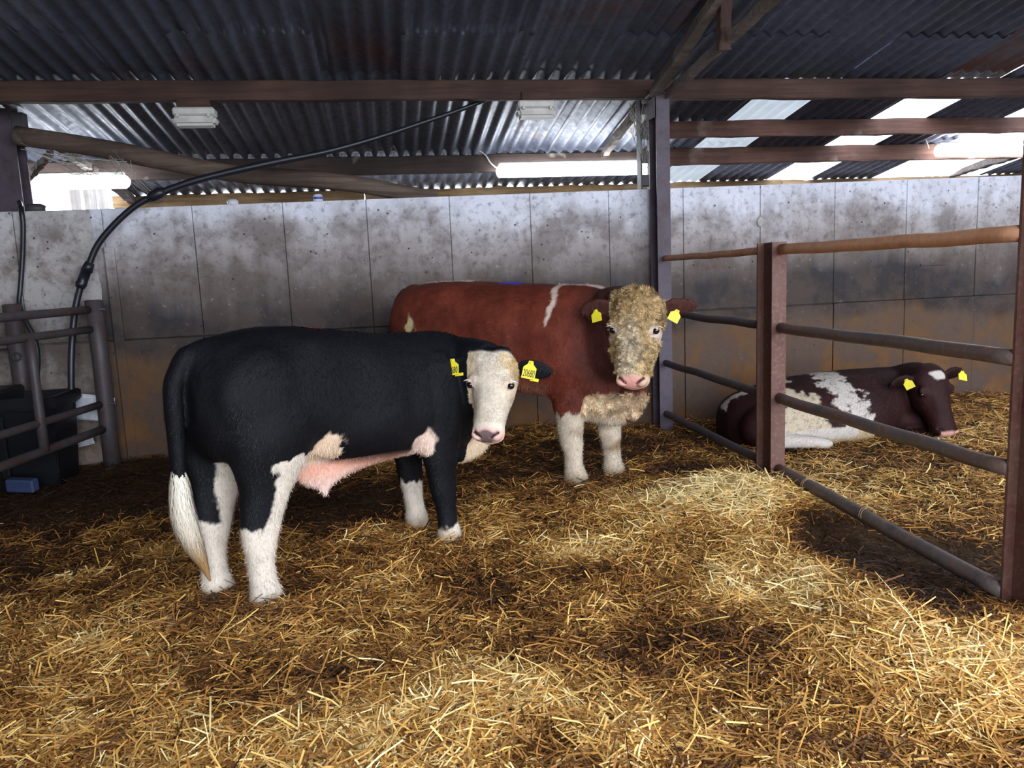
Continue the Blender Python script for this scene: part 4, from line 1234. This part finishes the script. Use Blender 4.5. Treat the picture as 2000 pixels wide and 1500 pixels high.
for sg, dz in ((-1, -.08), (1, .10)):
    b = HR.P(.13, sg * .22, -.12)
    lofts.append(ear_loft(b, HR.s * sg + HR.n * (.05 if sg < 0 else -.25) + np.array([0, 0, dz]), np.array([0, 0, 1.]) + HR.n * .45, .255, .155 if sg < 0 else .12, .028))
lofts.append(head_ball(HR, .03, 0, -.07, .12, .20, .14))
me = grow('bull', lofts, .0095, 5)
V = coords(me); ht, hs, hn = HR.loc(V)
wt = (1 - smooth(-.35, -.05, ht) * smooth(.9, .5, np.abs(hs)) * smooth(-1.1, -.7, hn)) * smooth(.32, .55, V[:, 2])
V = relax(me, V, wt, 40)
me.vertices.foreach_set('co', V.reshape(-1).astype(np.float32)); me.update()
V = dents(V, normals(me), [((.62, -.33, 1.16), (.15, .14, .16), -.022), ((1.08, -.33, 1.0), (.08, .14, .26), -.016), ((1.36, -.28, .92), (.16, .14, .2), .02), ((1.6, -.2, .86), (.07, .1, .14), -.014), ((.38, -.24, 1.37), (.08, .07, .06), .016), ((.2, -.3, .98), (.2, .14, .2), .018)])
V = muzzle_shape(HR, V); ht, hs, hn = HR.loc(V); N = normals(me)
inhead = (ht > -.3) & (ht < 1.2) & (np.abs(hs) < .40) & (hn > -.5) & (hn < .35)
curl = fbm(V, 34, 14, 2)
V += N * (fbm(V, 3.0, 6) * .008 + fbm(V, 16, 7, 2) * .003)[:, None]
V += N * (np.abs(curl) * .012 * inhead * smooth(.86, .72, ht) * (hn > -.3))[:, None]
me.vertices.foreach_set('co', V.reshape(-1).astype(np.float32)); me.update()
x, y, z = V.T
jag = 1.6 * fbm(V * np.array([1, 1, .55]), 22, 18, 4); soft = fbm(V, 5, 19, 3)
col = np.tile(np.array([.150, .031, .017]), (len(V), 1)) * (1 + .45 * soft[:, None] + .3 * fbm(V * np.array([1, 1, .4]), 26, 23, 2)[:, None])
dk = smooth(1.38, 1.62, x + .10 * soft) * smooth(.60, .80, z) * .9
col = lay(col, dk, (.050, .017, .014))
col = lay(col, smooth(-.10, -.22, x) * smooth(1.25, 1.1, z) * .6, (.05, .02, .016))
top = 1.40
cr = (.66, .50, .42)
col = lay(col, smooth(-.012, .012, .055 + .03 * jag - np.abs(y)) * (N[:, 2] > .5) * (x > .05) * (x < .50) * (z > 1.3), cr)
col = lay(col, smooth(-.012, .012, .05 + .03 * jag - np.abs(y)) * (N[:, 2] > .4) * (x > 1.25) * (x < 1.66) * (z > 1.28), cr)
xs_ = 1.27 + .025 * np.sin(z * 16) + .10 * (1.35 - z)
col = lay(col, smooth(-.010, .012, .020 + .020 * jag - np.abs(x - xs_) - .05 * smooth(1.2, 1.05, z)) * (z > 1.06) * (y < .05), cr)
col = lay(col, smooth(-.012, .012, .055 + .045 * jag - np.hypot((x - .11) * (1 + .8 * smooth(1.1, 1.2, z)), (z - 1.13) * .8)) * (y < 0), (.62, .50, .26))
# legs
col = lay(col, smooth(-.012, .012, .50 + .05 * jag - z) * (x > 1.1) * (x < 1.75) * (np.abs(y) < .26), (.58, .48, .37))
col = lay(col, smooth(-.012, .012, .30 + .05 * jag - z) * (x < .4), (.6, .5, .4))
col = lay(col, smooth(-.1, .35, soft) * smooth(.16, .22, z) * smooth(.42, .33, z) * (x > 1.1) * .85, (.22, .13, .06))
col = lay(col, smooth(.10, .02, z) * .6, (.30, .19, .09))
bris = smooth(-.012, .012, .665 + .05 * jag - z) * smooth(-.01, .01, x - 1.43 + .05 * jag) * (z > .36) * (np.abs(y) < .17) * smooth(.02, -.01, .48 - z)
col = lay(col, bris, (.74, .54, .34))
col = lay(col, bris * smooth(.1, .5, soft) * .5, (.25, .12, .06))
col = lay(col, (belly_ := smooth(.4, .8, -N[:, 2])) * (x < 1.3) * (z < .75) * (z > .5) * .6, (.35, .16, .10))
# marker paint and a ring of white on the back
col = lay(col, ((np.abs(x - .86 - .03 * jag) < .085) & (np.abs(y + .01) < .07) & (z > 1.34)).astype(float), (.03, .05, .55))
# head
face = inhead * smooth(-.02, .03, hn + .30 + .03 * jag) * smooth(-.10, -.06, ht) * (np.abs(hs) < .30)
face = np.maximum(face, inhead * smooth(.50, .58, ht) * (hn > -.40) * (np.abs(hs) < .26))
fc = np.tile(np.array([.74, .60, .42]), (len(V), 1))
blaze = smooth(.16, .04, np.abs(hs + .02 + .05 * soft)) * smooth(.15, .45, ht)
fc = lay(fc, (1 - blaze) * .8, (.50, .33, .135))
fc = lay(fc, smooth(.45, .1, ht) * smooth(-.3, .3, curl) * .55, (.34, .20, .08))
fc = lay(fc, smooth(.0, .6, -curl) * .2, (.28, .17, .07))
fc = lay(fc, smooth(.2, .27, np.abs(hs)) * smooth(.2, .5, ht) * .5, (.34, .24, .09))
fc = lay(fc, np.exp(-((ht - .41) / .06) ** 2 - ((np.abs(hs) - .215) / .05) ** 2) * .9, (.76, .62, .57))
col = col * (1 - face[:, None]) + fc * face[:, None]
ears = inhead & (np.abs(hs) > .26) & (ht < .35)
pad = smooth(.025, -.01, np.abs(hs) - .105 - .75 * np.clip(.962 - ht, 0, 1)) * smooth(.87, .90, ht + .015 * np.cos(hs * 30)) * (hn > -.13) * inhead
col = lay(col, smooth(.86, .92, ht) * (hn > -.22) * inhead * .8, (.66, .47, .36))
col = lay(col, pad * .95, (.78, .38, .32))
for sg in (-1, 1):
    nos = nostril(ht, hs, sg) * (hn > -.2) * inhead
    col = lay(col, smooth(.35, .75, nos), (.10, .03, .025))
earhole = np.zeros(len(V))
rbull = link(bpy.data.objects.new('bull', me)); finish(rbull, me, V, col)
heading(rbull, rp, rd)
props(rbull, 'large red-brown bull with cream curly face, standing behind the black bull', 'bull')
for sg in (-1, 1): eye_part(rbull, HR, .390, sg * .232, -.030, .0235)
hair_mesh('coat_hair', rbull, me, col, ~inhead & (z > .5), 34000, .028, .0022, flowback, .28, .45, 61)
hair_mesh('leg_hair', rbull, me, col, ~inhead & (z < .72) & (x > 1.0), 14000, .026, .0022, lambda P: np.tile(np.array([-.1, 0, -1.0]), (len(P), 1)), .35, .4, 62)
hair_mesh('face_curls', rbull, me, col, (face > .5) & (ht < .86) & (np.hypot((ht - .40) * 1.0, np.abs(hs) - .222) > .062), 22000, .026, .0026, lambda P: np.tile(HR.t, (len(P), 1)), .42, .6, 63, 'hair', 430)
hair_mesh('brisket_curls', rbull, me, col, (bris > .5) & ~inhead, 6000, .034, .0028, lambda P: np.tile(np.array([.1, 0, -1.0]), (len(P), 1)), .4, .5, 64, 'hair', 90)
tag_part(rbull, HR.P(.25, -.405, .06), HR.n + HR.s * -.2, .068, .080, .25, None, False)
tag_part(rbull, HR.P(.235, .435, .02), HR.n + HR.s * .5, .070, .080, -.55, None, False)
c = atD(1050, 563, 6.0)
# ------------------------------------------------------------------ the cow lying in the next pen
cp = np.array([2.72, 5.98]); cd = np.array([1.0, -.02]); cd /= np.linalg.norm(cd)
HC = Head(tolocal(atD(1818, 714, 6.2), cp, cd), dirlocal((-.06, -1.0), cd), math.radians(24), .575, math.radians(-3))
lofts = [loft_trunk([(-.02, 0, .30, .02, .12, .0), (.06, 0, .38, -.04, .26, .1), (.22, 0, .44, -.06, .36, .15), (.48, 0, .50, -.06, .41, .2), (.80, 0, .535, -.06, .44, .2), (1.10, 0, .55, -.06, .43, .18),
                     (1.35, 0, .555, -.05, .36, .1), (1.55, 0, .55, -.02, .28, .0), (1.70, -.02, .51, .05, .18, .0)])]
nb = HC.P(.16, 0, -.2)
lofts.append(loft_path([(1.35, 0, .30, .26, .24), (1.55, -.02, .33, .22, .23), *[tuple(np.array((1.62, -.04, .35)) * (1 - q) + nb * q) + (w, h) for q, w, h in ((.4, .18, .21), (.75, .15, .18), (1.0, .12, .14))]]))
lofts += head_lofts(HC, .6)
lofts.append(ball((.34, -.30, .18), (.33, .17, .21)))
lofts.append(loft_path([(.18, -.42, .10, .075, .08), (.36, -.49, .09, .06, .062), (.48, -.52, .085, .052, .052), (.60, -.52, .065, .05, .045), (.68, -.51, .05, .03, .03)]))
lofts.append(loft_path([(1.38, -.24, .16, .10, .10), (1.58, -.30, .12, .085, .085), (1.74, -.33, .085, .07, .065), (1.62, -.37, .05, .055, .05), (1.42, -.38, .045, .045, .04)]))
lofts.append(loft_path([(1.70, -.05, .12, .06, .06), (1.86, -.14, .09, .06, .055), (1.90, -.18, .05, .05, .05)]))
for sg, dz in ((-1, -.05), (1, .05)):
    lofts.append(ear_loft(HC.P(.13, sg * .21, -.12), HC.s * sg + HC.n * -.1 + np.array([0, 0, dz]), np.array([0, 0, 1.]) + HC.n * .4, .215, .12, .028))
me = grow('cow', lofts, .011, 5)
V = coords(me); ht, hs, hn = HC.loc(V)
V = relax(me, V, 1 - .8 * smooth(-.35, -.05, ht) * smooth(.9, .5, np.abs(hs)) * smooth(-1.1, -.7, hn), 14)
V = muzzle_shape(HC, V); V += normals(me) * (fbm(V, 3.0, 66) * .008)[:, None]
me.vertices.foreach_set('co', V.reshape(-1).astype(np.float32)); me.update()
x, y, z = V.T; N = normals(me); ht, hs, hn = HC.loc(V)
inhead = (ht > -.3) & (ht < 1.2) & (np.abs(hs) < .45) & (hn > -.55) & (hn < .3)
jag = 1.5 * fbm(V, 17, 71, 5); soft = fbm(V, 6, 72, 3)
col = np.tile(np.array([.021, .0055, .005]), (len(V), 1)) * (1 + .5 * soft[:, None])
wh = (.52, .46, .41)
roan = smooth(.05, .35, fbm(V, 42, 75, 3))
base_ = col.copy()
col = lay(col, smooth(-.02, .02, .125 + .12 * jag + .05 * soft - np.abs(x - .88 - .20 * (.45 - z))) * (z > .12) * (x < 1.4), wh)
col = lay(col, smooth(-.02, .02, .21 + .10 * jag + .06 * soft - np.hypot(x - .48, (z - .22) * .8)) * (y < .1), (.50, .41, .30))
col = lay(col, smooth(-.02, .02, .15 + .05 * jag - z) * (x > .5) * (x < 1.12), (.48, .36, .22))
edge_ = smooth(.10, .0, np.abs(.125 + .12 * jag - np.abs(x - .88 - .20 * (.45 - z)))) + .25
col = lay(col, np.clip(roan * edge_, 0, .9) * (z > .1), (.05, .016, .013))
col = lay(col, smooth(-.02, .02, .05 + .07 * jag - np.abs(y)) * (N[:, 2] > .3) * (x < .45), wh)
legm = (y < -.42) & (z < .16) & (x > .15) & (x < .95)
col = lay(col, legm * smooth(-.01, .01, z - .045 + .03 * jag), wh)
col = lay(col, (x > 1.78) * (z < .14) * (~inhead), (.55, .45, .35))
col = lay(col, inhead * smooth(-.01, .015, .075 + .04 * jag - np.hypot(ht - .15, (hs - .02) * .7)) * (hn > -.1), wh)
col = lay(col, inhead * smooth(.93, .96, ht) * (hn > -.16) * (hs > -.12), (.56, .30, .25))
cow = link(bpy.data.objects.new('cow', me)); finish(cow, me, V, col)
heading(cow, cp, cd)
props(cow, 'dark red and white cow lying on straw behind the pen fence', 'cow')
for sg in (-1, 1): eye_part(cow, HC, .39, sg * .222, -.045, .019, False)
hair_mesh('coat_hair', cow, me, col, ~inhead & (y < .25), 16000, .026, .0026, lambda P: np.tile(np.array([-.5, 0, -.8]), (len(P), 1)), .22, .3, 81)
tag_part(cow, HC.P(.23, -.42, .03), HC.n + HC.s * -.6, .070, .085, .5, None, False)
tag_part(cow, HC.P(.20, .40, .03), HC.n + HC.s * .1, .075, .080, -.25, None, False)
